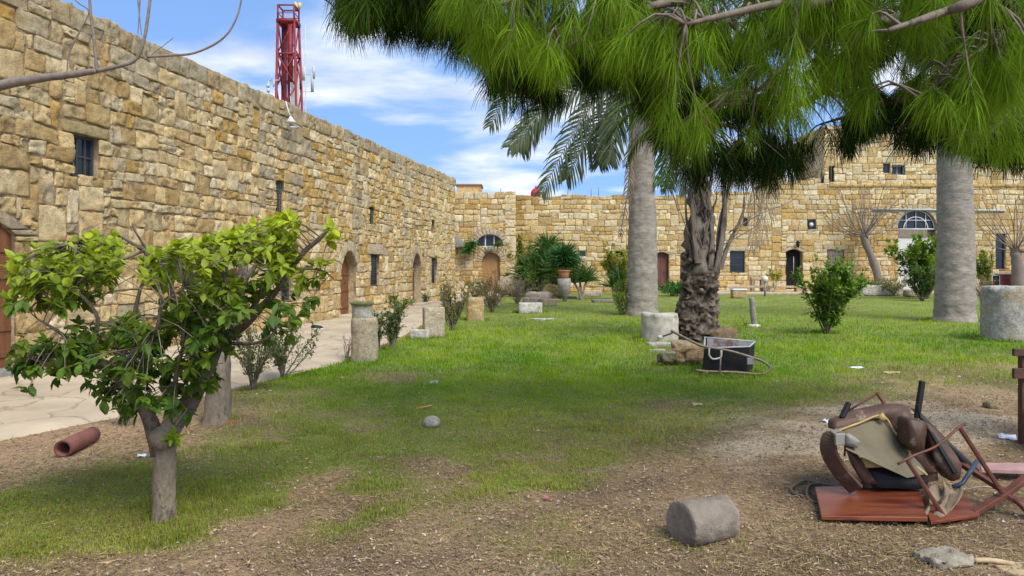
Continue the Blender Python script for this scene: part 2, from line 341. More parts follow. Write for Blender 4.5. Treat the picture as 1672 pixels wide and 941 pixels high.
# path along the left range and paving strip at the back
def LX(Y): return -9.49 + .184 * Y
mb = MB(); Yp = np.arange(1.0, 44.2, .2); V = []; K = 26
for Y in Yp:
    a = LX(min(Y, 36.3)) - .3 if Y < 36.3 else -8.5; b = path_edge(Y) + .10 * float(fbm(np.array([[Y * .8, 0, 0]]), 3, 3)[0])
    for k in range(K): V.append((a + (b - a) * k / (K - 1), Y, .012 - (.05 if k == K - 1 else 0)))
V = np.array(V); V[:, 2] += .012 * fbm(V * 1.1, 3, 8) - .004
# thin cracks and dirt seams between the poured slabs
nY = len(Yp); i, j = np.meshgrid(np.arange(nY - 1), np.arange(K - 1), indexing='ij')
q = np.stack([i * K + j, i * K + j + 1, (i + 1) * K + j + 1, (i + 1) * K + j], -1).reshape(-1, 4)
mb.add(V, q)
def pathfn(t):
    l = t.links; V = N(t, 'ShaderNodeTexCoord').outputs['Object']
    n1 = N(t, 'ShaderNodeTexNoise', i_Scale=.9, i_Detail=9.0, i_Roughness=.6); l.new(V, n1.inputs['Vector'])
    cr = N(t, 'ShaderNodeValToRGB'); l.new(n1.outputs['Fac'], cr.inputs[0])
    cr.color_ramp.elements[0].position = .33; cr.color_ramp.elements[0].color = (.34, .27, .18, 1); cr.color_ramp.elements[1].position = .62; cr.color_ramp.elements[1].color = (.47, .385, .265, 1)
    vo = N(t, 'ShaderNodeTexVoronoi', feature='DISTANCE_TO_EDGE', i_Scale=.75); 
    n2 = N(t, 'ShaderNodeTexNoise', i_Scale=2.5, i_Detail=5.0); l.new(V, n2.inputs['Vector'])
    av = N(t, 'ShaderNodeVectorMath', operation='ADD'); l.new(V, av.inputs[0]); sc = N(t, 'ShaderNodeVectorMath', operation='SCALE'); sc.inputs['Scale'].default_value = .5; l.new(n2.outputs['Color'], sc.inputs[0]); l.new(sc.outputs[0], av.inputs[1])
    l.new(av.outputs[0], vo.inputs['Vector'])
    mr = N(t, 'ShaderNodeMapRange'); mr.inputs['From Min'].default_value = .0; mr.inputs['From Max'].default_value = .02; mr.inputs['To Min'].default_value = .55; l.new(vo.outputs['Distance'], mr.inputs[0])
    mx = N(t, 'ShaderNodeVectorMath', operation='SCALE'); l.new(cr.outputs[0], mx.inputs[0]); l.new(mr.outputs[0], mx.inputs['Scale'])
    n3 = N(t, 'ShaderNodeTexNoise', i_Scale=35.0, i_Detail=6.0); l.new(V, n3.inputs['Vector'])
    bp = N(t, 'ShaderNodeBump', i_Strength=.5, i_Distance=.01); l.new(n3.outputs['Fac'], bp.inputs['Height'])
    b = N(t, 'ShaderNodeBsdfPrincipled'); l.new(mx.outputs[0], b.inputs['Base Color']); l.new(bp.outputs[0], b.inputs['Normal']); b.inputs['Roughness'].default_value = .9
    return b.outputs[0]
M['path'] = mat('path_concrete', pathfn)
tag(mb.build('path', M['path']), kind='structure')
mb = MB(); mb.box((22, 42.6, .055), (25, 4.0, .11)); tag(mb.build('paving', M['path'], bevel=.02, smooth=False), kind='structure')

# ------------------------------------------------------------------ masonry walls
class Wall:
    def __init__(s, O, d): s.O = np.array(O, float); s.d = np.array(d, float); s.d /= np.linalg.norm(s.d); s.n = np.array([s.d[1], -s.d[0], 0])
    def w(s, uvw): uvw = np.asarray(uvw, float).reshape(-1, 3); return s.O + uvw[:, :1] * s.d + uvw[:, 1:2] * np.array([0, 0, 1.]) + uvw[:, 2:3] * s.n
def outline(op):
    """inner outline of opening from bottom-left up over the head to bottom-right"""
    u0, u1, v0, v1, kind = op['r'] + (op['k'],); cu = (u0 + u1) / 2; hw = (u1 - u0) / 2
    if kind == 'rect': return np.array([(u0, v0), (u0, v1), (u1, v1), (u1, v0)]), None
    rise = {'arch': hw, 'seg': hw * .38, 'pointed': hw * 1.15}[kind]; rise = min(rise, (v1 - v0) * .9); vs = v1 - rise
    a = np.linspace(np.pi, 0, 15); x = np.cos(a)
    if kind == 'pointed': y = (1 - np.abs(x)) ** .62 * .55 + np.sin(a) * .45
    elif kind == 'seg': y = 1 - x * x
    else: y = np.sin(a)
    head = np.stack([cu + hw * x, vs + rise * y], 1)
    return np.vstack([[(u0, v0)], head, [(u1, v0)]]), head
def inside(poly, u, v):
    r = np.zeros(u.shape, bool); k = len(poly)
    for a in range(k):
        (x0, y0), (x1, y1) = poly[a], poly[(a + 1) % k]
        if y0 == y1: continue
        c = ((y0 > v) != (y1 > v)) & (u < (x1 - x0) * (v - y0) / (y1 - y0) + x0); r ^= c
    return r
def stones_grid(n=6, m=5):
    e = lambda k: np.concatenate([[0, .022], np.linspace(.075, .925, k), [.978, 1]])
    return e(n), e(m)
def add_stone(mb, W, quad, col, back=.05, rough=.012, bulge=.0, warp=None, n=5, m=4, gap=.012, seed=0, wd=0., rc_=.07):
    """quad: 4 corners (u,v): bl, br, tr, tl"""
    quad = np.array(quad, float); a, b = stones_grid(n, m); A, B = np.meshgrid(a, b, indexing='ij'); na, nb = A.shape
    L1 = np.linalg.norm(quad[1] - quad[0]); L2 = np.linalg.norm(quad[3] - quad[0])
    ga = gap / max(L1, .05); gb = gap / max(L2, .05)
    S = ga + A * (1 - 2 * ga); T = gb + B * (1 - 2 * gb)
    # round the corners a little
    x = 2 * A - 1; y = 2 * B - 1; rr = (np.abs(x) ** 7 + np.abs(y) ** 7); k = 1 - rc_ * np.clip(rr - 1, 0, 1)
    S = .5 + (S - .5) * k; T = .5 + (T - .5) * k
    uv = ((1 - S) * (1 - T))[..., None] * quad[0] + (S * (1 - T))[..., None] * quad[1] + (S * T)[..., None] * quad[2] + ((1 - S) * T)[..., None] * quad[3]
    edge = (A == 0) | (A == 1) | (B == 0) | (B == 1); near = ((A <= .03) | (A >= .97) | (B <= .03) | (B >= .97)) & ~edge
    uv = uv.reshape(-1, 2); P3 = np.stack([uv[:, 0] * 1., uv[:, 1] * 1., np.full(len(uv), seed * .0)], 1)
    nz1 = vnoise(P3 * 7.0, 3 + seed); nz2 = vnoise(P3 * 17.0, 9 + seed) + (.7 * vnoise(P3 * 33.0, 19 + seed) if n > 6 else 0)
    w = wd + rough * 1.1 * nz1 + rough * 1.2 * nz2 + bulge * ((1 - x * x) * (1 - y * y)).ravel()
    w = np.where(near.ravel(), w - .004 - .5 * rough * np.abs(nz2), w); w = np.where(edge.ravel(), -back, w)
    jit = .011 * np.stack([vnoise(P3 * 9 + 40, 1), vnoise(P3 * 9 + 80, 2)], 1) * (.35 + .65 * (edge | near).ravel()[:, None])
    uv = uv + jit
    if warp is not None: uv = warp(uv)
    ids = np.arange(na * nb).reshape(na, nb)
    q = np.stack([ids[:-1, :-1], ids[1:, :-1], ids[1:, 1:], ids[:-1, 1:]], -1).reshape(-1, 4)
    mb.add(W.w(np.column_stack([uv, w])), q, c=col)
def wallbuild(W, u0, u1, v0, v1, ops, palette, seed, cell=.082, top=None, hs=(3, 3, 4, 4, 3, 2), ws=(3, 4, 4, 5, 5, 6, 7), n=5, m=4, rough=.012, core=4.0, base_grow=0):
    """returns MB with stones, arch rings, mortar backing and core"""
    rnd = random.Random(seed); mb = MB(); nu = int(round((u1 - u0) / cell)); nv = int(round((v1 - v0) / cell))
    cu = u0 + (np.arange(nu) + .5) * cell; cv = v0 + (np.arange(nv) + .5) * cell; CU, CV = np.meshgrid(cu, cv, indexing='ij')
    occ = np.zeros((nu, nv), bool)
    if top is not None: occ |= CV > top(CU)
    for op in ops:
        poly, head = outline(op); ring = op.get('ring', .0)
        if head is not None:
            c = np.array([(op['r'][0] + op['r'][1]) / 2, head[0][1]]); hw = (op['r'][1] - op['r'][0]) / 2
            big = c + (head - c) * (1 + ring / hw) + 0; p2 = np.vstack([[(op['r'][0], op['r'][2])], [(op['r'][0], head[0][1])], big, [(op['r'][1], head[0][1])], [(op['r'][1], op['r'][2])]])
            occ |= inside(p2, CU, CV)
        occ |= inside(poly, CU, CV)
        lt = op.get('lintel')
        if lt: occ |= (CU > lt[0]) & (CU < lt[1]) & (CV > lt[2]) & (CV < lt[3])
    def warp(uv):
        p = np.column_stack([uv * .55, np.full(len(uv), seed * 1.3)]); f = np.ones(len(uv))
        for op in ops:
            a, b, c2, d2 = op['r']; du = np.maximum(np.maximum(a - uv[:, 0], uv[:, 0] - b), 0); dv = np.maximum(np.maximum(c2 - uv[:, 1], uv[:, 1] - d2), 0)
            f = np.minimum(f, sstep(.1, .9, np.hypot(du, dv)))
        q = uv.copy(); q[:, 1] += .07 * f * fbm(p, 2, 5) * sstep(0, .6, uv[:, 1] - v0); q[:, 0] += .05 * f * fbm(p + 31, 2, 6); return q
    bands = []; v = 0
    while v < nv: h = rnd.choice(hs); bands.append((v, h)); v += h
    def band(vj):
        for (b, h) in bands:
            if b <= vj < b + h: return b + h - vj
        return 3
    for vj in range(nv):
        for ui in range(nu):
            if occ[ui, vj]: continue
            r = rnd.random(); grow = 1.35 if (base_grow and vj < base_grow) else 1
            h = band(vj)
            if h < 2: h += rnd.choice(hs) if r < .7 else 0
            elif r < .07: h += rnd.choice((2, 3))
            elif r < .22 and h >= 4: h = h // 2
            w = int(rnd.choice(ws) * grow * (.75 + .15 * h))
            if r > .95: w = 2
            w = max(2, int(h * .8), w)
            ww = 0
            while ww < w and ui + ww < nu and not occ[ui + ww, vj]: ww += 1
            # avoid leaving a one-cell sliver
            if ui + ww < nu and not occ[ui + ww, vj] and (ui + ww + 1 >= nu or occ[ui + ww + 1, vj]): ww += 1
            hh = 1
            while hh < h and vj + hh < nv and not occ[ui:ui + ww, vj + hh].any(): hh += 1
            if vj + hh < nv and vj + hh + 1 >= nv and not occ[ui:ui + ww, vj + hh].any(): hh += 1
            occ[ui:ui + ww, vj:vj + hh] = True
            a0 = u0 + ui * cell; a1 = a0 + ww * cell; b0 = v0 + vj * cell; b1 = b0 + hh * cell
            topr = (vj + hh >= nv) or (top is not None and b1 + cell > top(np.array([(a0 + a1) / 2]))[0])
            j = lambda s: rnd.uniform(-s, s) * 2.1
            quad = [(a0 + j(.012), b0 + j(.012)), (a1 + j(.012), b0 + j(.012)), (a1 + j(.014), b1 + j(.014) + (j(.022) if topr else 0)), (a0 + j(.014), b1 + j(.014) + (j(.022) if topr else 0))]
            col = palette((a0 + a1) / 2, (b0 + b1) / 2, rnd) * (.9 if topr else 1)
            add_stone(mb, W, quad, col, back=.45 if topr else .05, rough=rough * rnd.choice((.6, 1, 1, 1.5)), bulge=rnd.uniform(-.004, .008), warp=warp, n=n, m=m, gap=rnd.uniform(.003, .010), seed=seed, wd=rnd.uniform(-.016, .018), rc_=rnd.choice((.02, .04, .07, .11)))
    for op in ops:
        poly, head = outline(op); ring = op.get('ring', 0)
        if head is not None and ring:
            c = np.array([(op['r'][0] + op['r'][1]) / 2, head[0][1]]); hw = (op['r'][1] - op['r'][0]) / 2; big = c + (head - c) * (1 + ring / hw)
            st = op.get('vs', 2)
            for k in range(0, len(head) - 1, st):
                k2 = min(k + st, len(head) - 1)
                add_stone(mb, W, [head[k], head[k2], big[k2], big[k]], np.array(op.get('rc', (.50, .41, .27))) * rnd.uniform(.85, 1.12), back=.06, rough=.005, n=4, m=4, gap=.006, wd=.014, seed=seed)
        lt = op.get('lintel')
        if lt: add_stone(mb, W, [(lt[0], lt[2]), (lt[1], lt[2]), (lt[1], lt[3]), (lt[0], lt[3])], np.array(op.get('rc', (.50, .41, .27))), back=.06, rough=.004, n=8, m=4, gap=.006, wd=.014, seed=seed)
        # reveal
        dpt = op.get('depth', .3); k = len(poly)
        pl = np.vstack([poly, poly[:1]]) 
        a = W.w(np.column_stack([pl, np.full(len(pl), -.012)])); b = W.w(np.column_stack([pl, np.full(len(pl), -dpt)]))
        V = np.vstack([a, b]); kk = len(pl); q = [[x, x + 1, kk + x + 1, kk + x] for x in range(kk - 1)]
        mb.add(V, q, c=np.array([.40, .32, .20]))
    # mortar backing
    gu = np.arange(nu + 1) * cell + u0; gv = np.arange(nv + 1) * cell + v0; GU, GV = np.meshgrid(gu, gv, indexing='ij')
    tm = np.minimum(GV, (top(GU) if top is not None else v1)); hole = np.zeros(GU.shape, bool)
    for op in ops: hole |= inside(outline(op)[0], GU, GV)
    P3 = np.stack([GU.ravel(), tm.ravel() - .03, np.full(GU.size, -.026) + .006 * vnoise(np.stack([GU.ravel() * 6, GV.ravel() * 6, GU.ravel() * 0], 1), 3)], 1)
    ids = np.arange(GU.size).reshape(GU.shape); q = np.stack([ids[:-1, :-1], ids[1:, :-1], ids[1:, 1:], ids[:-1, 1:]], -1).reshape(-1, 4)
    bad = hole[:-1, :-1] | hole[1:, :-1] | hole[1:, 1:] | hole[:-1, 1:]; q = q[~bad.ravel()]
    mb.add(W.w(P3), q, c=np.array([.36, .265, .15]))
    # core body behind, following the top profile
    cus = np.linspace(u0 + .02, u1 - .02, 60) if top is not None else np.array([u0 + .02, u1 - .02])
    for x0, x1 in zip(cus[:-1], cus[1:]):
        tt = min(top(np.array([x0]))[0], top(np.array([x1]))[0]) if top is not None else v1
        pts = W.w([(x0, v0, -.42), (x1, v0, -.42), (x1, tt - .06, -.42), (x0, tt - .06, -.42)]); mb.hexa(pts, -W.n * core, (.40, .32, .2))
    return mb
PAL = dict(cream=(.68, .51, .245), pale=(.72, .60, .37), ochre=(.55, .35, .11), grey=(.50, .42, .27), dgrey=(.24, .205, .15), tan=(.52, .37, .165), orange=(.52, .30, .075))
PAL = {k: np.array(v) for k, v in PAL.items()}
# ------------------------------------------------------------------ buildings
def window(W, r, parent, depth=.2, nx=2, ny=3, fm='frame_dark', gm_='glass', fw=.045, bw=.022, bars=False, label=None):
    u0, u1, v0, v1 = r; mb = MB(); w = -depth
    def bar(a, b, c, d, t=.04, ww=0):
        mb.hexa(W.w([(a, c, w + ww), (b, c, w + ww), (b, d, w + ww), (a, d, w + ww)]), W.n * t)
    bar(u0, u0 + fw, v0, v1); bar(u1 - fw, u1, v0, v1); bar(u0 + fw, u1 - fw, v0, v0 + fw); bar(u0 + fw, u1 - fw, v1 - fw, v1)
    for k in range(1, nx): x = u0 + (u1 - u0) * k / nx; bar(x - bw / 2, x + bw / 2, v0 + fw, v1 - fw, .03)
    for k in range(1, ny): y = v0 + (v1 - v0) * k / ny; bar(u0 + fw, u1 - fw, y - bw / 2, y + bw / 2, .026)
    o = mb.build('window', M[fm], parent, smooth=False)
    if label: o['label'] = label
    g = MB(); g.hexa(W.w([(u0 + .005, v0 + .005, w + .004), (u1 - .005, v0 + .005, w + .004), (u1 - .005, v1 - .005, w + .004), (u0 + .005, v1 - .005, w + .004)]), -W.n * .02)
    p = g.build('pane', M[gm_], o, smooth=False)
    if bars:
        b = MB()
        for k in range(1, 5):
            x = u0 + (u1 - u0) * k / 5; b.tube(W.w([(x, v0 + .01, -.06), (x, v1 - .01, -.06)]), .011, 6)
        for k in range(1, 5):
            y = v0 + (v1 - v0) * k / 5; b.tube(W.w([(u0, y, -.055), (u1, y, -.055)]), .009, 6)
        b.build('window_bars', M['frame_dark'], o)
    return o
def door(W, r, parent, depth=.3, m='door', planks=2, battens=5, label=None, split=None):
    u0, u1, v0, v1 = r; mb = MB(); pw = (u1 - u0) / planks; w = -depth
    for k in range(planks):
        a = u0 + pw * k + .004; b = a + pw - .008; mb.hexa(W.w([(a, v0, w), (b, v0, w), (b, v1, w), (a, v1, w)]), W.n * .04)
    o = mb.build('door', M[m], parent, smooth=False, bevel=.004)
    if label: o['label'] = label
    if battens:
        for k in range(battens):
            b = MB(); y = v0 + (v1 - v0) * (k + .4) / battens; b.hexa(W.w([(u0 + .02, y, w + .041), (u1 - .02, y, w + .041), (u1 - .02, y + .09, w + .041), (u0 + .02, y + .09, w + .041)]), W.n * .022)
            b.build('door_batten', M[m], o, smooth=False, bevel=.004)
    h = MB(); x = u0 + (u1 - u0) * .72; h.tube(W.w([(x, v0 + 1.0, w + .04), (x, v0 + 1.0, w + .09), (x, v0 + 1.14, w + .09), (x, v0 + 1.14, w + .04)]), .012, 6)
    h.build('handle', M['frame_dark'], o)
    return o
# ---- left range
LWALL = Wall((-9.49, 0, 0), (.184, 1, 0)); SL = math.hypot(.184, 1)
def LWp(px, py): Y = 9.49 / (.184 - (px - CX) / F); return Y * SL, EYE - (py - HY) / F * Y
def LR(x0, x1, y0, y1):
    ua, _ = LWp(x0, y0); ub, _ = LWp(x1, y0); _, vt = LWp((x0 + x1) / 2, y0); _, vb = LWp((x0 + x1) / 2, y1); return (ua, ub, vb, vt)
lo = dict(
    w1=dict(r=LR(122, 162, 222, 290), k='rect', depth=.17, lintel=None), w2=dict(r=LR(450, 464, 295, 346), k='rect', depth=.2),
    w3=dict(r=LR(603, 612, 338, 368), k='rect', depth=.2), w4=dict(r=LR(705, 711, 360, 382), k='rect', depth=.2),
    w6=dict(r=LR(705, 714, 422, 463), k='rect', depth=.2), w5=dict(r=LR(606, 620, 416, 466), k='rect', depth=.18),
    w0=dict(r=LR(126, 172, 388, 452), k='rect', depth=.2), w7=dict(r=LR(460, 478, 432, 492), k='rect', depth=.2),
    d1=dict(r=LR(557, 584, 407, 520), k='pointed', ring=.33, depth=.38), d2=dict(r=LR(674, 688, 412, 497), k='pointed', ring=.33, depth=.38),
    d3=dict(r=LR(370, 396, 436, 548), k='pointed', ring=.3, depth=.38), d0=dict(r=(9.35, 11.22, .08, 2.42), k='seg', ring=.42, depth=.13, vs=3))
r = lo['w1']['r']; lo['w1']['lintel'] = (r[0] - .28, r[1] + .25, r[3], r[3] + .2); lo['w1']['rc'] = (.42, .34, .17)
r = lo['w5']['r']; lo['w5']['lintel'] = (r[0] - .3, r[1] + .35, r[3], r[3] + .38)
for k_ in ('d1', 'd2'):
    r = lo[k_]['r']; lo[k_]['r'] = (r[0], r[1], max(.02, r[2]), r[3])
def topl(U): return 5.91 + .012 * np.sin(U * 1.3)
GU_ = [LWp(x, 300)[0] for x in (432, 482, 583, 662)]
def pal_left(u, v, rnd):
    n = float(fbm(np.array([[u * .35, v * .45, 2.]]), 3, 21)[0]); r = rnd.random()
    g = any(abs(u - x) < .3 for x in GU_) and v > 1.5
    oz = math.exp(-(((u - LWp(530, 300)[0]) / 2.2) ** 2 + ((v - 4.1) / 1.5) ** 2))
    if g and r < .72: c = PAL['dgrey'] * .5 + PAL['grey'] * .5 if rnd.random() < .55 else PAL['grey']
    elif r < .10 + .70 * oz + .30 * max(n, 0): c = PAL['ochre'] if rnd.random() < .75 else PAL['orange']
    elif r < .40 + .5 * oz: c = PAL['tan']
    elif v > 4.9 and r < .75: c = PAL['grey']
    elif r < .85: c = PAL['cream']
    elif r < .93: c = PAL['pale']
    else: c = PAL['grey']
    if rnd.random() < .35: c = c * .5 + PAL['pale'] * .5
    if v > 5.55: c = c * .35 + PAL['grey'] * .6
    return c * rnd.uniform(.80, 1.16)
root = thing('stone_building', 'long two storey ochre stone range running away along the left path with small barred windows', 'building', (-9.4, 1, 0))
mb = wallbuild(LWALL, 1.0, 36.3 * SL, 0, 5.94, [o for o in lo.values()], pal_left, 3, top=topl, n=7, m=6, rough=.019, base_grow=12, hs=(2, 3, 3, 3, 4, 4), ws=(2, 3, 3, 4, 4, 5, 6))
# rough footing stones along the base
rf = random.Random(5); u = 3.0
while u < 36:
    w_ = rf.uniform(.3, .8)
    if not any(o['r'][0] - .1 < u + w_ / 2 < o['r'][1] + .1 for k_, o in lo.items() if k_[0] == 'd'):
        hq = rf.uniform(.10, .26); add_stone(mb, LWALL, [(u, -.04), (u + w_, -.04), (u + w_ - .03, hq), (u + .03, hq)], PAL['tan'] * rf.uniform(.8, 1.15), back=.1, rough=.03, wd=.07, n=5, m=4)
    u += w_
mb.build('wall', M['wall'], root)
window(LWALL, lo['w1']['r'], root, .15, 3, 2, bw=.03)
window(LWALL, lo['w0']['r'], root, .18, 2, 2)
window(LWALL, lo['w2']['r'], root, .18, 1, 1, bars=True, fm='greywood'); window(LWALL, lo['w3']['r'], root, .18, 1, 1, bars=True)
window(LWALL, lo['w4']['r'], root, .18, 1, 1); window(LWALL, lo['w6']['r'], root, .18, 1, 2, bars=True)
window(LWALL, lo['w5']['r'], root, .16, 2, 3, bars=True); window(LWALL, lo['w7']['r'], root, .18, 2, 2, bars=True, gm_='dark')
door(LWALL, lo['d1']['r'], root, .36, battens=4); door(LWALL, lo['d2']['r'], root, .36, battens=4, m='door_red')
door(LWALL, lo['d3']['r'], root, .36, battens=3, m='door_red'); 
M['door_orange'] = simple('orange_brown_door_wood', (.15, .06, .022), .65, var=.35, vs=9, bump=.4, bs=30, stretch=(1, 1, .15), dark=(.11, .035, .015), ds=4, dth=.6)
d0 = door(LWALL, lo['d0']['r'], root, .11, m='door_orange', planks=6, battens=6, label='heavy orange brown panelled door under a flat stone arch')
mb = MB(); 
for (x0, x1, y0, y1) in ((9.2, 11.6, .0, .1),): mb.hexa(LWALL.w([(9.2, -.05, .02), (11.5, -.05, .02), (11.5, .1, .02), (9.2, .1, .02)]), LWALL.n * .3)
mb.build('doorstep', M['greystone'], root, bevel=.02)
for kx in ('d1', 'd2'):
    r = lo[kx]['r']; mb = MB(); mb.hexa(LWALL.w([(r[0] - .4, -.05, .08), (r[1] + .5, -.05, .08), (r[1] + .5, .1, .08), (r[0] - .4, .1, .08)]), LWALL.n * .45)
    mb.build('doorstep', M['path'], root, bevel=.02)
# wall lamp hanging from the parapet
pu, pv = LWp(463, 172); q0 = LWALL.w([(pu, pv + .1, .06)])[0]; qb = LWALL.w([LWp(462, 196) + (.22,)])[0]
root = thing('wall_lamp', 'small white conical lamp hanging on a pole high on the left stone wall', 'lamp', tuple(qb))
mb = MB(); mb.tube([q0 + [0, 0, .0], q0 * .5 + qb * .5, qb + [0, 0, .05]], .018, 6); mb.build('lamp_pole', M['white'], root)
mb = MB(); mb.tube([qb + [0, 0, .08], qb + [0, 0, .02], qb + [0, 0, -.07], qb + [0, 0, -.09]], [.03, .06, .15, .13], 14); mb.build('lamp_shade', M['white'], root)
qa = LWALL.w([LWp(459, 208) + (.1,)])[0]; qc = LWALL.w([LWp(482, 208) + (.1,)])[0]
mb = MB(); mb.tube([qa, qc], .02, 6); mb.build('lamp_arm', M['white'], root)

# ---- back range
YB = 44.5; BW = Wall((0, YB, 0), (1, 0, 0))
def BR(x0, x1, y0, y1, Y=YB): return ((x0 - CX) / F * Y, (x1 - CX) / F * Y, EYE - (y1 - HY) / F * Y, EYE - (y0 - HY) / F * Y)
def topb(U):
    U = np.asarray(U, float); t = np.where(U < 12, 5.85, np.where(U < 15.4, 6.1, np.where(U < 16.5, 7.16, np.where(U < 18.9, 6.85, 10.1))))
    return t + .04 * np.sin(U * 2.1)
bo = dict(
    sw=dict(r=BR(945, 958, 409, 420), k='rect', depth=.12), s2=dict(r=BR(1003, 1022, 411, 420), k='rect', depth=.2),
    da=dict(r=BR(1069, 1092, 412, 474), k='seg', ring=.28, depth=.3), db=dict(r=BR(1112, 1134, 410, 474), k='seg', ring=.28, depth=.3),
    wa=dict(r=BR(1192, 1216, 410, 444), k='rect', depth=.15), dc=dict(r=BR(1283, 1310, 407, 471), k='seg', ring=.36, depth=.38, vs=3),
    lb=dict(r=BR(1318, 1331, 358, 376), k='rect', depth=.15), wb=dict(r=BR(1352, 1378, 408, 440), k='rect', depth=.15),
    ve=dict(r=BR(1213, 1221, 357, 370), k='rect', depth=.15), fa=dict(r=BR(1466, 1530, 342, 474), k='arch', ring=.34, depth=.3, vs=1),
    na=dict(r=BR(1627, 1642, 382, 440), k='rect', depth=.2), u1=dict(r=BR(1442, 1453, 267, 283), k='rect', depth=.15),
    u2=dict(r=BR(1457, 1479, 270, 285), k='rect', depth=.3), u3=dict(r=BR(1354, 1363, 272, 297), k='rect', depth=.2), u4=dict(r=BR(1341, 1346, 284, 300), k='rect', depth=.2))
for k_, ext in (('wb', .3), ('wa', .25), ('na', .25)):
    r = bo[k_]['r']; bo[k_]['lintel'] = (r[0] - ext, r[1] + ext, r[3], r[3] + .26)
def pal_back(u, v, rnd):
    n = float(fbm(np.array([[u * .4, v * .6, 7.]]), 3, 41)[0]); r = rnd.random()
    if v > 6.6: c = PAL['pale'] if r < .5 else (PAL['cream'] if r < .85 else PAL['tan'])
    elif r < .07 + .35 * max(n, 0) + (.08 if v < 3.2 else 0): c = PAL['ochre']
    elif r < .42: c = PAL['tan']
    elif r < .70: c = PAL['cream']
    else: c = PAL['pale']
    c = c * .97
    if u < 1.6 and v > 3.0 and rnd.random() < .6: c = PAL['ochre'] * .8
    return c * rnd.uniform(.84, 1.14)
root = thing('stone_building', 'pale golden stone range closing the far side, its upper storey behind the pine', 'building', (16, YB, 0))
mb = wallbuild(BW, .2, 36.0, 0, 10.2, list(bo.values()), pal_back, 9, cell=.1, top=topb, hs=(2, 3, 3, 3, 4), ws=(3, 4, 4, 5, 6, 7, 8), n=4, m=4, rough=.014)
for (a, b, v, cc) in ((19.2, 36, 6.45, 'ochre'), (19.0, 24.5, 9.9, 'pale')):   # string courses
    u = a
    while u < b:
        w_ = random.uniform(.5, .9); add_stone(mb, BW, [(u, v - .08), (u + w_, v - .08), (u + w_, v + .08), (u, v + .08)], PAL[cc] * random.uniform(.9, 1.1), back=.08, rough=.006, wd=.08, n=4, m=4, gap=.005); u += w_
mb.build('wall', M['wallfar'], root)
UW = Wall((18.93, YB + 4.5, 0), (0, -1, 0)); mb = wallbuild(UW, 0.0, 4.5, 6.7, 10.1, [], pal_back, 19, cell=.1, n=4, m=4, core=.02); mb.build('side_wall', M['wallfar'], root)
window(BW, bo['sw']['r'], root, .1, 1, 1, fm='frame_white', fw=.05); window(BW, bo['wa']['r'], root, .13, 2, 3, bw=.03)
window(BW, bo['na']['r'], root, .18, 1, 2, label='tall narrow window with a pale curtain'); window(BW, bo['lb']['r'], root, .12, 1, 1)
window(BW, bo['ve']['r'], root, .14, 1, 3); window(BW, bo['u1']['r'], root, .13, 1, 1); window(BW, bo['u2']['r'], root, .28, 2, 1, gm_='glass', fm='frame_white')
window(BW, bo['u3']['r'], root, .18, 1, 2); window(BW, bo['u4']['r'], root, .18, 1, 2); window(BW, bo['s2']['r'], root, .18, 1, 1, gm_='dark')
door(BW, bo['da']['r'], root, .28, m='door_red', planks=2, battens=0, label='red brown wooden door with worn grey foot')
door(BW, bo['db']['r'], root, .28, m='door_red', planks=2, battens=0)
r = bo['wb']['r']; door(BW, (r[0], r[1], r[2], r[3]), root, .12, m='greywood', planks=2, battens=2, label='closed grey wooden shutters').name = 'shutter'
r = bo['dc']['r']; mb = MB(); mb.hexa(BW.w([(r[0], r[2], -.37), (r[1], r[2], -.37), (r[1], r[3], -.37), (r[0], r[3], -.37)]), -BW.n * .02); dd = mb.build('doorway', M['dark'], root, smooth=False); dd['label'] = 'open dark doorway'  # black sheet paints the unlit inside of the doorway
mb = MB(); xm = (r[0] + r[1]) / 2 + .05; mb.tube(BW.w([(xm, 1.0, -.2), (xm, 2.15, -.2)]), .02, 6); mb.build('curtain_rod', M['greysteel'], dd)
# curtain inside the narrow window
r = bo['na']['r']; mb = MB()
# fanlight and white panelled door
r = bo['fa']['r']; cu_ = (r[0] + r[1]) / 2; hw = (r[1] - r[0]) / 2; vs = r[3] - hw
mb = MB(); th = np.linspace(0, np.pi, 17)
for rad in (hw - .05, hw * .62): mb.tube(BW.w([(cu_ + rad * math.cos(a), vs + rad * math.sin(a), -.2) for a in th]), .035, 6)
for k in (-.5, 0, .5): mb.tube(BW.w([(cu_ + hw * k, vs, -.19), (cu_ + hw * k, vs + hw * math.sqrt(1 - k * k), -.19)]), .026, 6)
mb.tube(BW.w([(r[0], vs, -.18), (r[1], vs, -.18)]), .04, 6); mb.tube(BW.w([(cu_ - hw * .8, vs + hw * .45, -.19), (cu_ + hw * .8, vs + hw * .45, -.19)]), .024, 6)
fr = mb.build('fanlight', M['frame_white'], root)
mb = MB(); mb.hexa(BW.w([(r[0], vs, -.25), (r[1], vs, -.25), (r[1], r[3], -.25), (r[0], r[3], -.25)]), -BW.n * .03); mb.build('pane', M['glass'], fr, smooth=False)
mb = MB(); mb.hexa(BW.w([(r[0], vs - .5, -.16), (r[1] - .5, vs - .5, -.16), (r[1] - .5, vs - .03, -.16), (r[0], vs - .03, -.16)]), -BW.n * .1, ); mb.build('timber_panel', M['greywood'], root, smooth=False)
mb = MB(); mb.hexa(BW.w([(r[0], r[2], -.22), (r[1], r[2], -.22), (r[1], vs - .5, -.22), (r[0], vs - .5, -.22)]), -BW.n * .05); dw = mb.build('door', M['white'], root, smooth=False); dw['label'] = 'wide white panelled door with metal grille'
mb = MB()
for k in range(5):
    y = .7 + .3 * k; mb.tube(BW.w([(r[0] + .6, y, -.14), (r[1] - .1, y, -.14)]), .02, 6)
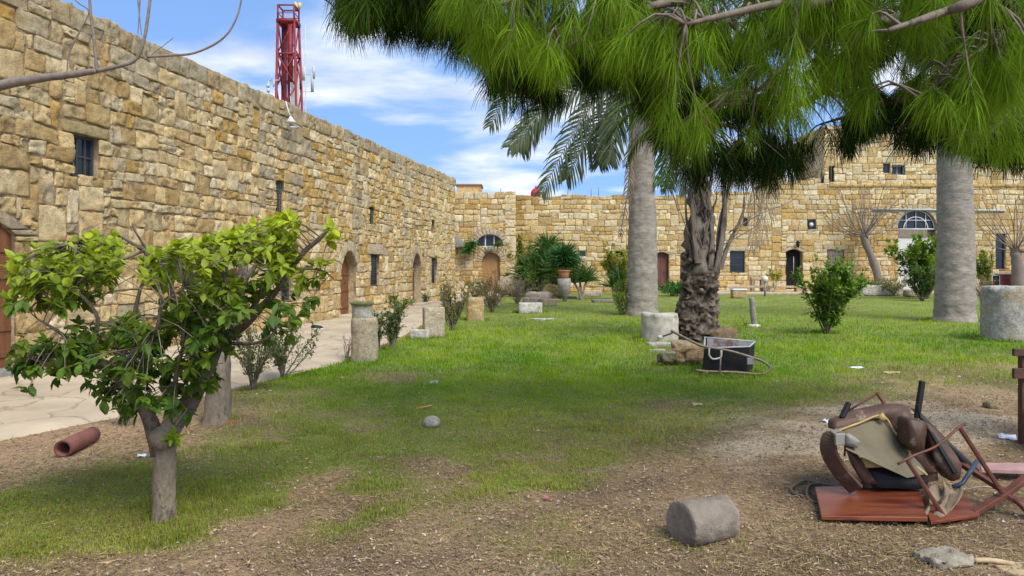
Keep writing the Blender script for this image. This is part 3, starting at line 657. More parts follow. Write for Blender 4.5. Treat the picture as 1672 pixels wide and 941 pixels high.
for k in range(5): x = r[0] + .6 + (hw * 2 - .7) * k / 4; mb.tube(BW.w([(x, .6, -.13), (x, 1.95, -.13)]), .018, 6)
mb.build('door_grille', M['greysteel'], dw)
# conduit across the facade, lamp over the door, notice, red chest
a = BW.w([((1424 - CX) / F * YB, EYE + 92 / F * YB, .08)])[0]; b = BW.w([(((1640 - CX) / F) * YB, EYE + 90 / F * YB, .08)])[0]
mb = MB(); mb.tube([a, b], .055, 8); mb.build('conduit', M['greysteel'], root)
pt = P(1303, 399, YB - .2); t = thing('wall_lamp', 'little dark lantern fixed above the open doorway of the far range', 'lamp', tuple(pt))
mb = MB(); mb.tube([pt + [0, 0, .22], pt + [0, 0, .12], pt + [0, 0, -.12], pt + [0, 0, -.2]], [.04, .12, .10, .04], 8); mb.build('lantern', M['blackmetal'], t)
mb = MB(); mb.beam(pt + [0, .2, .15], pt + [0, 0, .2], .03, .03); mb.build('bracket', M['blackmetal'], t)
pt = P(1324.5, 367, YB + .02); mb = MB(); mb.tube([pt + [0, .05, 0], pt + [0, -.06, 0]], .12, 12); o = mb.build('floodlight', M['white'], loc=tuple(pt)); tag(o, 'round white lamp set in the small square niche of the far wall', 'lamp')
pt = P(1600, 437, YB - .06); mb = MB(); mb.box(pt, (.75, .04, .8)); o = mb.build('notice_board', M['white'], loc=tuple(pt), smooth=False, bevel=.01); tag(o, 'plain whitish panel fixed to the far wall right of the thick palm', 'panel')
pt = P(1641, 452, 42.6); t = thing('storage_chest', 'dark red chest standing under the narrow window of the far range', 'chest', (pt[0], 42.6, .055))
mb = MB(); mb.box((pt[0], 42.6, .58), (.85, .6, 1.03), col=(1, 1, 1)); mb.build('chest_body', simple('dark_red_paint', (.16, .035, .03), .6), t, smooth=False, bevel=.02)
mb = MB(); mb.box((pt[0], 42.6, 1.13), (.9, .65, .05)); mb.build('lid', M['white'], t, smooth=False, bevel=.01)
pt = P(1622, 452, 42.6); t = thing('box_fan', 'small black box with white rim beside the dark red chest', 'box', (pt[0], 42.6, .055))
mb = MB(); mb.box((pt[0], 42.6, .55), (.42, .4, .95)); mb.build('case', M['blackplastic'], t, smooth=False, bevel=.02)
mb = MB()
for a_, b_ in (((-.22, .06), (-.22, 1.04)), ((.22, .06), (.22, 1.04)), ((-.22, 1.04), (.22, 1.04))): mb.beam((pt[0] + a_[0], 42.38, a_[1]), (pt[0] + b_[0], 42.38, b_[1]), .03, .03)
mb.build('rim', M['white'], t)

# ---- corner bay with arched door
YG = 42.0; GW = Wall((0, YG, 0), (1, 0, 0))
go = dict(lu=dict(r=BR(778, 821, 383, 403, YG), k='arch', ring=.42, depth=.3, vs=1), dr=dict(r=BR(787, 817, 413, 474, YG), k='arch', ring=.34, depth=.3, vs=1))
r = go['lu']['r']; go['lu']['k'] = 'arch'
root = thing('stone_building', 'projecting golden stone corner bay with pale arched wooden door and lunette window', 'building', (-1.5, YG, 0))
def pal_gate(u, v, rnd): return pal_back(u + 9, v, rnd)
mb = wallbuild(GW, -8.0, .2, 0, 5.75, list(go.values()), pal_gate, 15, cell=.1, hs=(2, 3, 3, 4), ws=(3, 4, 5, 6, 7), n=4, m=4, core=6.0)
# quoins down the free corner
v = 0.02
while v < 5.5: add_stone(mb, GW, [(-.42, v), (.22, v), (.22, v + .46), (-.42, v + .46)], PAL['pale'] * random.uniform(.8, 1.05), back=.1, rough=.01, wd=.012, n=4, m=4); v += .47
RW = Wall((.2, YG, 0), (0, 1, 0)); mb2 = wallbuild(RW, .05, 2.6, 0, 5.7, [], pal_gate, 16, cell=.1, n=4, m=4, core=.5)
for V_, c_ in zip(mb2.v, mb2.c): pass
mb.build('wall', M['wallfar'], root); mb2.build('side_wall', M['wallfar'], root)
r = go['dr']['r']; dd = door(GW, r, root, .28, m='door_tan', planks=2, battens=0, label='tan arched double door with pinkish foot board')
mb = MB(); mb.hexa(GW.w([(r[0], r[2], -.22), (r[1], r[2], -.22), (r[1], r[2] + .42, -.22), (r[0], r[2] + .42, -.22)]), GW.n * .03); mb.build('kick_board', simple('pinkish_paint', (.30, .17, .13), .8, dark=(.18, .12, .1), ds=9), dd, smooth=False)
for sx in (.27, .73):
    for z_ in (.75, .95, 1.15, 1.35): mb = MB(); mb.tube(GW.w([(r[0] + (r[1] - r[0]) * sx, z_, -.24), (r[0] + (r[1] - r[0]) * sx, z_, -.22)]), .022, 6); mb.build('stud', M['frame_dark'], dd)
r = go['lu']['r']; o = window(GW, r, root, .22, 3, 1, fm='frame_white', fw=.04, bw=.06, label='half round lunette window above the arched door')
pt = P(798, 409, YG - .12); mb = MB(); mb.box(pt, (.42, .1, .18)); o = mb.build('plaque', simple('green_patina', (.10, .15, .09), .7), loc=tuple(pt), smooth=False, bevel=.04); tag(o, 'small greenish plaque above the arched tan door', 'plaque')
# sloping slab left of the arched door
mb = MB(); mb.hexa([P(742, 384, 41.6), P(742, 404, 41.6), P(757, 404, 41.6), P(757, 394, 41.6)], (0, .35, 0)); o = mb.build('stone_slab', M['greystone'], loc=tuple(P(749, 400, 41.6)), bevel=.03); tag(o, 'grey sloping stone slab on the wall left of the arched door', 'slab')
# rooftop cabin and red tank
t = thing('rooftop_cabin', 'tan rendered box room standing on the flat roof behind the corner bay', 'cabin', tuple(P(767, 316, 45)))
mb = MB(); p0 = P(746, 322, 44.5); p1 = P(785, 303, 44.5); mb.box(((p0[0] + p1[0]) / 2, 45.5, (p0[2] + p1[2]) / 2), (p1[0] - p0[0], 2.0, p1[2] - p0[2])); mb.build('wall', M['plaster'], t, smooth=False, bevel=.02)
mb = MB(); mb.box(((p0[0] + p1[0]) / 2, 45.5, p1[2] + .04), (p1[0] - p0[0] + .16, 2.2, .08)); mb.build('roof', simple('brown_roof_edge', (.25, .14, .07), .8), t, smooth=False)
pc = P(875, 318, 47.5); t = thing('water_tank', 'small pinkish red domed tank peeping over the far wall', 'tank', tuple(pc))
prof = [(.34, -.1), (.36, .08), (.33, .2), (.25, .33), (.1, .42), (.05, .48), (.02, .49)]
mb = MB(); mb.tube([pc + [0, 0, z_] for _, z_ in prof], [r_ * .95 for r_, _ in prof], 20); mb.build('tank_body', M['red'], t)
mb = MB(); mb.tube([pc + [0, 0, .47], pc + [0, 0, .55]], [.07, .05], 10); mb.build('cap', M['red'], t)
mb = MB()
for px in (817, 1003, 985): pass
for k_, px in enumerate((817, 927, 965, 977)):
    p = P(px, 318, 45.0); mb = MB(); mb.tube([p + [0, 0, -.1], p + [.02, 0, .38 + .1 * (k_ % 2)]], .022, 5); o = mb.build('iron_rod', M['tube'], loc=tuple(p))
    tag(o, ['thin iron rod on the parapet above the corner bay', 'thin iron rod on the far parapet right of the red tank', 'thin iron rod on the far parapet, left of a close pair', 'thin iron rod on the far parapet, right of a close pair'][k_], 'rod', 'iron rods on the far parapet')

# ---- lattice tower behind the left range
YT = 60.0
def T(px, py, dy=0): return P(px, py, YT + dy)
base = P(475, 434 + 1200 * 1.6 / YT, YT)
t = thing('lattice_tower', 'dark red steel lattice mast rising behind the left stone range', 'tower', tuple(base))
def tower_pt(s, cx, cy):    # s: 0 bottom .. 1 platform
    z = 21.4 * s; hw = (1.15 * (1 - s) + .66 * s); cxw = base[0] * 1 + (-.2) * s
    return np.array([cxw + cx * hw, YT + cy * hw, z])
for cx in (-1, 1):
    for cy in (-1, 1):
        mb = MB(); mb.beam(tower_pt(0, cx, cy), tower_pt(1.0, cx, cy), .17, .17); mb.build('tower_leg', M['redsteel'], t)
mb = MB(); NL = 8
for k in range(NL):
    s0, s1 = k / NL, (k + 1) / NL
    for (a, b) in (((-1, -1), (1, -1)), ((1, -1), (1, 1)), ((1, 1), (-1, 1)), ((-1, 1), (-1, -1))):
        mb.beam(tower_pt(s0, *a), tower_pt(s1, *b), .09, .09)
        if k % 2: mb.beam(tower_pt(s0, *a), tower_pt(s0, *b), .13, .13)
        else: mb.beam(tower_pt(s0, *b), tower_pt(s1, *a), .11, .11)
mb.build('bracing', M['redsteel'], t)
pc = tower_pt(1, 0, 0)
mb = MB()
for (a, b) in (((-1, -1), (1, -1)), ((1, -1), (1, 1)), ((1, 1), (-1, 1)), ((-1, 1), (-1, -1))): mb.beam(tower_pt(1.0, *a), tower_pt(1.0, *b), .3, .3)
mb.box(pc, (1.3, 1.3, .12)); mb.build('platform', M['redsteel'], t)
mb = MB()
for cx in (-1, 1):
    for cy in (-1, 1): a = tower_pt(1, cx, cy); mb.beam(a, a + [0, 0, 1.28], .12, .12)
for zz_ in (1.25, .62):
    for (a, b) in (((-1, -1), (1, -1)), ((1, -1), (1, 1)), ((1, 1), (-1, 1)), ((-1, 1), (-1, -1))): mb.beam(tower_pt(1, *a) + [0, 0, zz_], tower_pt(1, *b) + [0, 0, zz_], .1 if zz_ > 1 else .05, .1 if zz_ > 1 else .05)
mb.build('railing', M['redsteel'], t)
mb = MB(); mb.beam(pc + [.32, -.5, -.2], pc + [.32, -.5, -4.9], .38, .3); mb.beam(pc + [-.3, .2, -.3], pc + [-.35, .2, -11], .3, .2); mb.beam(pc + [.0, .1, -.3], pc + [.0, .1, -12], .16, .2); mb.build('cable_duct', M['redsteel'], t)
mb = MB(); mb.box(T(482, 150, .1), (.62, .3, 4.2)); mb.build('white_panel', M['white'], t, smooth=False)
mb = MB(); mb.tube([pc + [.55, .3, 1.2], pc + [.55, .3, 1.55], pc + [.45, .3, 1.85]], [.12, .2, .05], 8); mb.tube([pc + [.8, .3, 1.2], pc + [.85, .3, 1.75]], [.06, .16], 8); mb.build('beacon', simple('yellowish_lamp', (.5, .42, .2), .6), t)
# slim antenna mast
bx = P(503, 434 + 32, YT + 3); t = thing('antenna_mast', 'thin pale antenna ladder mast just right of the red tower', 'antenna', (bx[0], YT + 3, 0))
mb = MB()
zt = EYE + (434 - 40) / F * (YT + 3)
for dx in (-.38, .42): mb.tube([(bx[0] + dx, YT + 3, 0), (bx[0] + dx, YT + 3, zt - (7.0 if dx < 0 else 9.0))], .055, 6)
mb.tube([(bx[0] - .1, YT + 3, 0), (bx[0] - .25, YT + 3, zt)], .05, 6)
mb.build('mast', M['greysteel'], t)
mb = MB(); z_ = 6.0
while z_ < zt - 4: mb.beam((bx[0] - .7, YT + 3, z_), (bx[0] + .45, YT + 3, z_), .045, .045); z_ += 1.5
mb.build('crossbar', M['greysteel'], t)
for (px, py, h_) in ((512, 118, 1.1), (510, 135, 1.6), (496, 120, 1.2)):
    p = P(px, py, YT + 3); mb = MB(); mb.tube([p + [0, 0, -h_ / 2], p + [0, 0, h_ / 2]], .13, 8); mb.build('aerial', M['greysteel'], t)
# small aerial left of tower
p0 = P(440, 160, 50); t = thing('roof_aerial', 'small bracketed aerial on the roof just left of the red tower', 'antenna', tuple(p0))
mb = MB(); mb.tube([p0 + [-.1, 0, -1.5], P(439, 132, 50)], .04, 6); mb.tube([P(439, 132, 50), P(456, 131, 50)], .035, 6); mb.tube([P(444, 122, 50), P(444, 132, 50)], .03, 6); mb.tube([P(447, 131, 50), P(447, 142, 50)], .05, 6)
mb.build('bracket', M['greysteel'], t)
for (px, py) in ((437.5, 140), (438, 148)): p = P(px, py, 50); mb = MB(); mb.tube([p + [0, 0, .12], p - [0, 0, .12]], .11, 8); mb.build('aerial', M['greysteel'], t)
# ------------------------------------------------------------------ vegetation helpers
def unit(v): v = np.asarray(v, float); return v / (np.linalg.norm(v) + 1e-9)
def spline(pts, n):
    pts = np.asarray(pts, float); k = len(pts); t = np.linspace(0, k - 1, n); out = []
    for x in t:
        i = min(int(x), k - 2); f = x - i; p0 = pts[max(i - 1, 0)]; p1 = pts[i]; p2 = pts[i + 1]; p3 = pts[min(i + 2, k - 1)]
        out.append(.5 * ((2 * p1) + (-p0 + p2) * f + (2 * p0 - 5 * p1 + 4 * p2 - p3) * f * f + (-p0 + 3 * p1 - 3 * p2 + p3) * f ** 3))
    return np.array(out)
def leaves(mb, pos, dirs, nrm, ln, wd, col, droop=.15, fold=.25):
    """vectorised broad leaves: 2 halves x 3 segments, folded on the midrib"""
    pos = np.asarray(pos, float); k = len(pos); d = dirs / (np.linalg.norm(dirs, axis=1)[:, None] + 1e-9)
    s = np.cross(d, nrm); s /= np.linalg.norm(s, axis=1)[:, None] + 1e-9; n = np.cross(s, d)
    ln = np.broadcast_to(ln, (k,))[:, None]; wd = np.broadcast_to(wd, (k,))[:, None]
    st = [(0, 0), (.28, .42), (.62, .46), (1.0, 0)]; V = []
    for (t, w) in st:
        c = pos + d * ln * t - n * ln * droop * t * t
        V.append(c)
        if w: V.append(c + s * wd * w + n * wd * fold * w); V.append(c - s * wd * w + n * wd * fold * w)
    V = np.stack(V, 1)  # k x 8 : 0 base,1 c1,2 l1,3 r1,4 c2,5 l2,6 r2,7 tip
    b = (np.arange(k) * 8)[:, None]
    q = np.concatenate([b + np.array([[1, 2, 5, 4]]), b + np.array([[3, 1, 4, 6]])]); t = np.concatenate([b + np.array([[0, 2, 1]]), b + np.array([[0, 1, 3]]), b + np.array([[4, 5, 7]]), b + np.array([[6, 4, 7]])])
    mb.add(V.reshape(-1, 3), q, t, np.repeat(col, 8, 0))
def strips(mb, pts, wd, side, col):
    """pts: k x m x 3 centre lines, wd: k x m widths, side: k x 3"""
    k, m, _ = pts.shape; a = pts + side[:, None, :] * wd[..., None] / 2; b = pts - side[:, None, :] * wd[..., None] / 2
    V = np.stack([a, b], 2).reshape(-1, 3); base = (np.arange(k) * m * 2)[:, None, None] + (np.arange(m - 1) * 2)[None, :, None]
    q = (base + np.array([0, 1, 3, 2])).reshape(-1, 4); mb.add(V, q, c=np.repeat(col, m * 2, 0))
def rv(k): v = RNG.normal(size=(k, 3)); return v / np.linalg.norm(v, axis=1)[:, None]
def lerpcol(a, b, t): return np.array(a)[None] * (1 - t[:, None]) + np.array(b)[None] * t[:, None]

def shrub(name, label, base, h, r, stems=9, nl=500, ll=.045, lw=.025, c1=(.05, .10, .02), c2=(.12, .20, .03), group=None, cat='shrub', bare=.25, flat=1.0, stemc=.008, dens_top=True, matn='leaf'):
    base = np.array(base, float); t = thing(name, label, cat, tuple(base), group); sb = MB(); tips = []
    for k in range(stems):
        a = random.uniform(0, 2 * math.pi); rr = r * random.uniform(.25, 1); hh = h * random.uniform(.65, 1) * (1 - .25 * rr / r)
        e = base + [rr * math.cos(a), rr * math.sin(a) * flat, hh]; m = base + (e - base) * [.35, .35, .5] + rv(1)[0] * .08 * h
        pts = spline([base + [random.uniform(-.03, .03), random.uniform(-.03, .03), -.03], m, e], 7); sb.tube(pts, np.linspace(stemc * 1.6, stemc * .4, 7), 5)
        for j in range(2, 7):
            tips.append((pts[j], j / 6.))
            for q in range(2):
                e2 = pts[j] + (unit(pts[j] - base) + rv(1)[0] * .9) * np.array([r, r, h * .7]) * random.uniform(.12, .32); e2[2] = max(e2[2], base[2] + .05)
                sb.tube(np.array([pts[j], (pts[j] + e2) / 2 + rv(1)[0] * .02, e2]), [stemc * .5, stemc * .4, stemc * .2], 4); tips.append((e2, 1.)); tips.append(((pts[j] + e2) / 2, .8))
    sb.build('stem', M['bark'], t)
    T_ = np.array([p for p, w in tips if (p[2] - base[2]) > bare * h]); nl = int(nl * 1.7); ll *= 1.25; lw *= 1.35; idx = RNG.integers(0, len(T_), nl)
    pos = T_[idx] + rv(nl) * RNG.random((nl, 1)) * min(r, h) * .14
    out = pos - (base + [0, 0, h * .3]); out /= np.linalg.norm(out, axis=1)[:, None]; d = out * .6 + rv(nl) * .8; d[:, 2] += .25
    nrm = rv(nl) * .5; nrm[:, 2] += 1; lb = MB(); c1 = np.array(c1) * 1.25; c2 = np.array(c2) * 1.3; tt = RNG.random(nl) ** 1.2
    leaves(lb, pos, d, nrm, ll * RNG.uniform(.6, 1.25, nl), lw * RNG.uniform(.7, 1.2, nl), lerpcol(c1, c2, tt)); lb.build('foliage', M[matn], t); return t

def frond(root_p, direc, length, droop, leafl, mbr, mbl, col, n=22, wid=.035, curl=.0, rachis_w=.03, ang=.75):
    d = unit(direc); pts = [np.array(root_p, float)]; seg = length / 14; cur = d.copy()
    for k in range(14):
        cur = unit(cur + np.array([0, 0, -droop * (.4 + k / 9)])); pts.append(pts[-1] + cur * seg)
    pts = np.array(pts); mbr.tube(pts, np.linspace(rachis_w, rachis_w * .18, 15), 5)
    sp = spline(pts, n * 2); tan = np.gradient(sp, axis=0); tan /= np.linalg.norm(tan, axis=1)[:, None]
    k0 = int(n * 2 * .14); sp = sp[k0:]; tan = tan[k0:]; m = len(sp); f = np.linspace(0, 1, m)
    up = np.array([0, 0, 1.]); side = np.cross(tan, up); side /= np.linalg.norm(side, axis=1)[:, None] + 1e-6
    ll = leafl * np.sin(np.pi * (f * .80 + .17)) ** .6
    for sg in (1, -1):
        dd = side * sg * ang + tan * .75 + up * .10 + RNG.normal(size=(m, 3)) * .06; dd /= np.linalg.norm(dd, axis=1)[:, None]
        a = sp; g = np.array([0, 0, -1.])
        c0 = a; c1 = a + dd * ll[:, None] * .4 + g * ll[:, None] * .03; c2 = a + dd * ll[:, None] * .75 + g * ll[:, None] * .15; c3 = a + dd * ll[:, None] * 1.0 + g * ll[:, None] * (.34 + curl)
        pts4 = np.stack([c0, c1, c2, c3], 1); w = np.array([[.5, 1, .8, .1]]) * wid * np.ones((m, 1)); sd = np.cross(dd, up + side * sg * .6); sd /= np.linalg.norm(sd, axis=1)[:, None]
        strips(mbl, pts4, w, sd, np.array(col)[None] * RNG.uniform(.75, 1.25, (m, 1)))
def frondpts(pts, leafl, mbr, mbl, col, n=22, wid=.035, rachis_w=.025, hang=.3):
    """a frond along given world points"""
    sp = spline(pts, n * 2); mbr.tube(sp, np.linspace(rachis_w, rachis_w * .25, len(sp)), 5)
    tan = np.gradient(sp, axis=0); tan /= np.linalg.norm(tan, axis=1)[:, None]; k0 = int(n * .3); sp = sp[k0:]; tan = tan[k0:]; m = len(sp); f = np.linspace(0, 1, m)
    view = np.array([0.15, -1., .1]); side = np.cross(tan, view); side /= np.linalg.norm(side, axis=1)[:, None]
    ll = leafl * np.sin(np.pi * (f * .78 + .17)) ** .6; g = np.array([0, 0, -1.])
    for sg in (1, -1):
        dd = side * sg * .62 + tan * .8 + RNG.normal(size=(m, 3)) * .09; dd /= np.linalg.norm(dd, axis=1)[:, None]
        L_ = ll[:, None]; pts4 = np.stack([sp, sp + dd * L_ * .4, sp + dd * L_ * .75 + g * L_ * hang * .3, sp + dd * L_ + g * L_ * hang], 1)
        sd = np.cross(dd, view + rv(m) * .5); sd /= np.linalg.norm(sd, axis=1)[:, None]
        strips(mbl, pts4, np.array([[.5, 1, .8, .1]]) * wid * np.ones((m, 1)), sd, np.array(col)[None] * RNG.uniform(.7, 1.3, (m, 1)))

# ------------------------------------------------------------------ the two big smooth palms
def bigpalm(px, py, w0, w1, ytop, label, crown_y, fr, seed, nf=16):
    b = G(px, py); Y = b[1]; t = thing('palm_tree', label, 'palm tree', (b[0], b[1], 0), 'tall palms standing on the lawn')
    zt = EYE + (HY - crown_y) / F * Y; zs = np.linspace(-.1, zt, 90); s = zs / zt
    r0 = w0 / 2 / F * Y; r1 = w1 / 2 / F * Y; zr = EYE + (HY - ytop) / F * Y
    rad = r1 + (r0 - r1) * np.clip(1 - zs / zr, 0, 1) ** 1.1 + r0 * .10 * np.exp(-np.maximum(zs, 0) / .15)
    rad = rad * (1 + .011 * np.sin(zs * 21 + np.sin(zs * 3) * 2) - .022 * np.maximum(0, np.sin(zs * 34 + 2 * np.sin(zs * 5))) ** 6) - .0 * zs
    n = 48; ang = np.arange(n) / n * 2 * np.pi; V = []
    for z, r in zip(zs, rad): V.append(np.stack([b[0] + .02 * math.sin(z * .8) + r * np.cos(ang), b[1] + r * np.sin(ang), np.full(n, z)], 1))
    V = np.array(V); flat = V.reshape(-1, 3); cen = np.array([b[0], b[1], 0]); dr = (flat - cen) * [1, 1, 0]
    nz_ = fbm(flat * [2.5, 2.5, 5], 4, seed); pit = sstep(.34, .55, vnoise(flat * [5, 5, 7], seed + 3)); flat = flat + dr * (.075 * nz_ - .07 * pit)[:, None]
    mb = MB(); i, j = np.meshgrid(np.arange(89), np.arange(n), indexing='ij'); j2 = (j + 1) % n
    q = np.stack([i * n + j, i * n + j2, (i + 1) * n + j2, (i + 1) * n + j], -1).reshape(-1, 4)
    mb.add(flat, q); mb.build('trunk', M['palmbark'], t)
    c = np.array([b[0], b[1], zt]); mr, ml = MB(), MB()
    for k in range(nf):
        a = k / nf * 2 * math.pi + .3; e = random.uniform(-.1, 1.0); frond(c + [0, 0, .1], (math.cos(a), math.sin(a), e), random.uniform(3.6, 4.6), .11, .62, mr, ml, (.06, .095, .03), wid=.05)
    for pts in fr: frondpts([c] + [P(x, y, Y + dy) for x, y, dy in pts], .80, mr, ml, (.085, .11, .055), n=30, wid=.058, rachis_w=.035, hang=.28)
    mr.build('frond_stem', M['petiole'], t); ml.build('fronds', M['frond'], t)
    return t, c, Y
t, c, Y = bigpalm(1048, 515, 52, 40, 190, 'tall smooth grey palm trunk left of the gnarled trunk, feather fronds hanging at its left', 95,
    [[(985, 150, -.6), (935, 220, -.9), (884, 316, -1.)], [(1000, 170, -.4), (955, 235, -.6), (925, 292, -.5)], [(960, 130, .3), (900, 165, .5), (862, 215, .6), (850, 245, .6)], [(1005, 185, .5), (985, 225, .8), (978, 268, 1.0)],
     [(1020, 150, -.9), (1003, 205, -1), (995, 262, -1)], [(1075, 160, .6), (1103, 225, .9), (1118, 312, 1.0)], [(960, 140, -.8), (890, 180, -1.4), (832, 240, -1.8)], [(1065, 170, 1.3), (1085, 240, 1.6), (1090, 305, 1.6)],
     [(930, 100, .8), (850, 130, 1.), (800, 205, 1.2)]], 3)
mr, ml = MB(), MB(); frondpts([P(1034, 170, Y - .5), P(1033, 240, Y - .55), P(1027, 300, Y - .6), P(1013, 385, Y - .6)], .30, mr, ml, (.26, .20, .13), n=16, wid=.05, rachis_w=.06, hang=.5)
for o_ in (mr.build('dead_frond', M['petiole'], t), ml.build('dead_frond', M['frond'], t)): o_['label'] = 'dry brown frond hanging along the trunk'
bigpalm(1559, 525, 62, 50, 255, 'thick smooth pale palm trunk toward the right, behind the low grey stone drum', 60, [[(1600, 140, 0), (1640, 200, 0), (1650, 260, 0)]], 8, nf=12)

# ------------------------------------------------------------------ gnarled palm
b = G(1138, 556); YM = b[1]; t = thing('palm_tree', 'gnarled dark palm trunk with long dry leaf stalks beside the fallen wheelbarrow', 'palm tree', (b[0], b[1], 0), 'palms on the lawn')
zs = np.linspace(-.1, 1.95, 110); n = 96; ang = np.arange(n) / n * 2 * np.pi
pr = np.interp(zs, [-.1, .15, .5, .9, 1.2, 1.5, 1.75, 1.95], [.50, .46, .41, .38, .36, .355, .35, .30]) 
cxs = b[0] + np.interp(zs, [0, .5, 1.2, 1.9], [0, .0, .07, .08])
V = np.array([np.stack([cx_ + r * np.cos(ang), b[1] + r * np.sin(ang), np.full(n, z)], 1) for z, r, cx_ in zip(zs, pr, cxs)]).reshape(-1, 3)
dr = (V - np.repeat(np.stack([cxs, np.full(110, b[1]), zs], 1), n, 0)) * [1, 1, 0]
f1 = fbm(V * [2.6, 2.6, 2.2], 4, 3); wv = np.stack([fbm(V * 3 + 9, 3, 61), fbm(V * 3 + 19, 3, 62), fbm(V * 3 + 29, 3, 63)], 1) * .35; f2 = fbm((V + wv) * [12, 12, 7], 4, 6); ridge = 1 - np.abs(fbm((V + wv) * [5.5, 5.5, 3.2], 4, 8)) * 3.0
V = V + dr * (.38 * f1 + .12 * f2 + .20 * ridge - .06)[:, None]
gc_ = np.clip(.5 + .9 * f2 + .5 * ridge - .25, 0, 1)[:, None]; colg = np.array([.045, .035, .026]) * (1 - gc_) + np.array([.21, .16, .115]) * gc_
i, j = np.meshgrid(np.arange(109), np.arange(n), indexing='ij'); j2 = (j + 1) % n; q = np.stack([i * n + j, i * n + j2, (i + 1) * n + j2, (i + 1) * n + j], -1).reshape(-1, 4)
mb = MB(); mb.add(V, q, c=colg)
for k in range(24):   # cut leaf-boot scars: little ragged scales
    a = random.uniform(0, 2 * math.pi); z = random.uniform(.05, 1.9); r = np.interp(z, zs, pr) * random.uniform(.93, 1.12); cx_ = np.interp(z, zs, cxs)
    p = np.array([cx_ + r * math.cos(a), b[1] + r * math.sin(a), z]); o = np.array([math.cos(a), math.sin(a), random.uniform(-.2, .8)])
    s_ = random.uniform(.03, .075); mb.tube(np.array([p - o * .06, p + o * s_ * .6, p + o * s_ * 1.2]), [s_ * 1.1, s_ * .8, s_ * .25], 6, col=np.array([.17, .135, .10]) * random.uniform(.4, 1.5), nz=.5, seed=k)
mb.build('trunk', M['gnarl'], t)
top = np.array([b[0] + .08, b[1], 1.7])
def M3(px, py, dy=0): return P(px, py, YM + dy)
stalks = [([(1140, 430), (1133, 370), (1128, 300), (1112, 235)], .5), ([(1150, 440), (1148, 380), (1142, 320), (1128, 262)], .45), ([(1160, 440), (1163, 390), (1158, 330), (1149, 280), (1140, 220)], .4),
          ([(1168, 445), (1178, 395), (1183, 350), (1182, 290), (1178, 230)], .5), ([(1176, 440), (1189, 400), (1203, 372), (1214, 345), (1216, 322)], .35), ([(1172, 430), (1174, 370), (1192, 300), (1206, 240)], .4),
          ([(1145, 435), (1139, 340), (1146, 260), (1152, 200)], .45), ([(1155, 430), (1155, 350), (1163, 270), (1164, 200)], .4), ([(1131, 425), (1124, 380), (1119, 330), (1120, 270)], .3)]
for k, (pl, w_) in enumerate(stalks):
    mb = MB(); dy = [-.38, -.2, -.42, -.3, -.2, -.1, .1, -.05, -.2][k]; pts = spline([M3(x, y, dy * (1 - .3 * i_)) for i_, (x, y) in enumerate(pl)], 16)
    side = np.array([1, random.uniform(-.5, .5), 0]); side /= np.linalg.norm(side); ww = np.linspace(1, .25, 16) ** .7 * w_ * .30; nn_ = np.array([side[1], -side[0], 0])
    V = []; 
    for p, w2 in zip(pts, ww):
        for (a, bb) in ((-.5, .0), (-.3, .16), (0, .20), (.3, .16), (.5, .0), (.3, -.05), (0, -.02), (-.3, -.05)): V.append(p + side * a * w2 + nn_ * bb * w2)
    V = np.array(V); V = V + .012 * np.stack([vnoise(V * 9, 1), vnoise(V * 9, 2), vnoise(V * 9, 3)], 1)
    i, j = np.meshgrid(np.arange(15), np.arange(8), indexing='ij'); q = np.stack([i * 8 + j, i * 8 + (j + 1) % 8, (i + 1) * 8 + (j + 1) % 8, (i + 1) * 8 + j], -1).reshape(-1, 4); mb.add(V, q)
    mb.build('leaf_stalk', M['darkstalk'], t)
mb = MB()
for k in range(75):   # fibrous ragged boot edges between the stalks
    z = random.uniform(1.35, 2.9); a = random.uniform(-math.pi, 0) ; r = .30 - .05 * (z - 1.4); p = np.array([top[0] + r * math.cos(a) * random.uniform(.5, 1.1), top[1] + r * math.sin(a), z])
    e = p + [random.uniform(-.16, .16), random.uniform(-.12, .02), random.uniform(.15, .6)]; mb.tube(spline([p, (p + e) / 2 + rv(1)[0] * .07, e], 6), np.linspace(random.uniform(.012, .045), .006, 6), 5)
mb.tube(spline([top - [0, 0, .3], top + [0, 0, .8], top + [0, .1, 1.9], top + [0, .1, 3.2]], 30), np.linspace(.30, .14, 30), 24, nz=.9, fq=5)
mb.build('fibre', M['darkstalk'], t)
c = np.array([top[0], top[1] + .1, 4.6]); mr, ml = MB(), MB()
for k in range(16):
    a = k / 16 * 2 * math.pi; frond(c, (math.cos(a), math.sin(a) * .8, random.uniform(.2, 1.2)), random.uniform(1.9, 2.7), .14, .42, mr, ml, (.06, .11, .02), wid=.03)
mr.build('frond_stem', M['petiole'], t); ml.build('fronds', M['frond'], t)
mr, ml = MB(), MB()
frondpts([M3(1205, 225, .5), M3(1238, 270, .6), M3(1252, 320, .6), M3(1243, 395, .6)], .42, mr, ml, (.34, .27, .19), n=26, wid=.02, rachis_w=.02, hang=.8)
frondpts([M3(1205, 230, .5), M3(1228, 300, .5), M3(1232, 350, .5), M3(1228, 410, .5)], .3, mr, ml, (.30, .24, .17), n=18, wid=.02, rachis_w=.02, hang=.8)
frondpts([M3(1160, 220, -.5), M3(1100, 250, -.5), M3(1078, 300, -.5)], .42, mr, ml, (.06, .12, .02), n=20, wid=.022, rachis_w=.012, hang=.7)
ml.build('dead_frond_leaflets', M['frond'], t)['kind'] = 'stuff'; mr.build('dead_frond_stems', M['petiole'], t)['kind'] = 'stuff'
mb = MB()
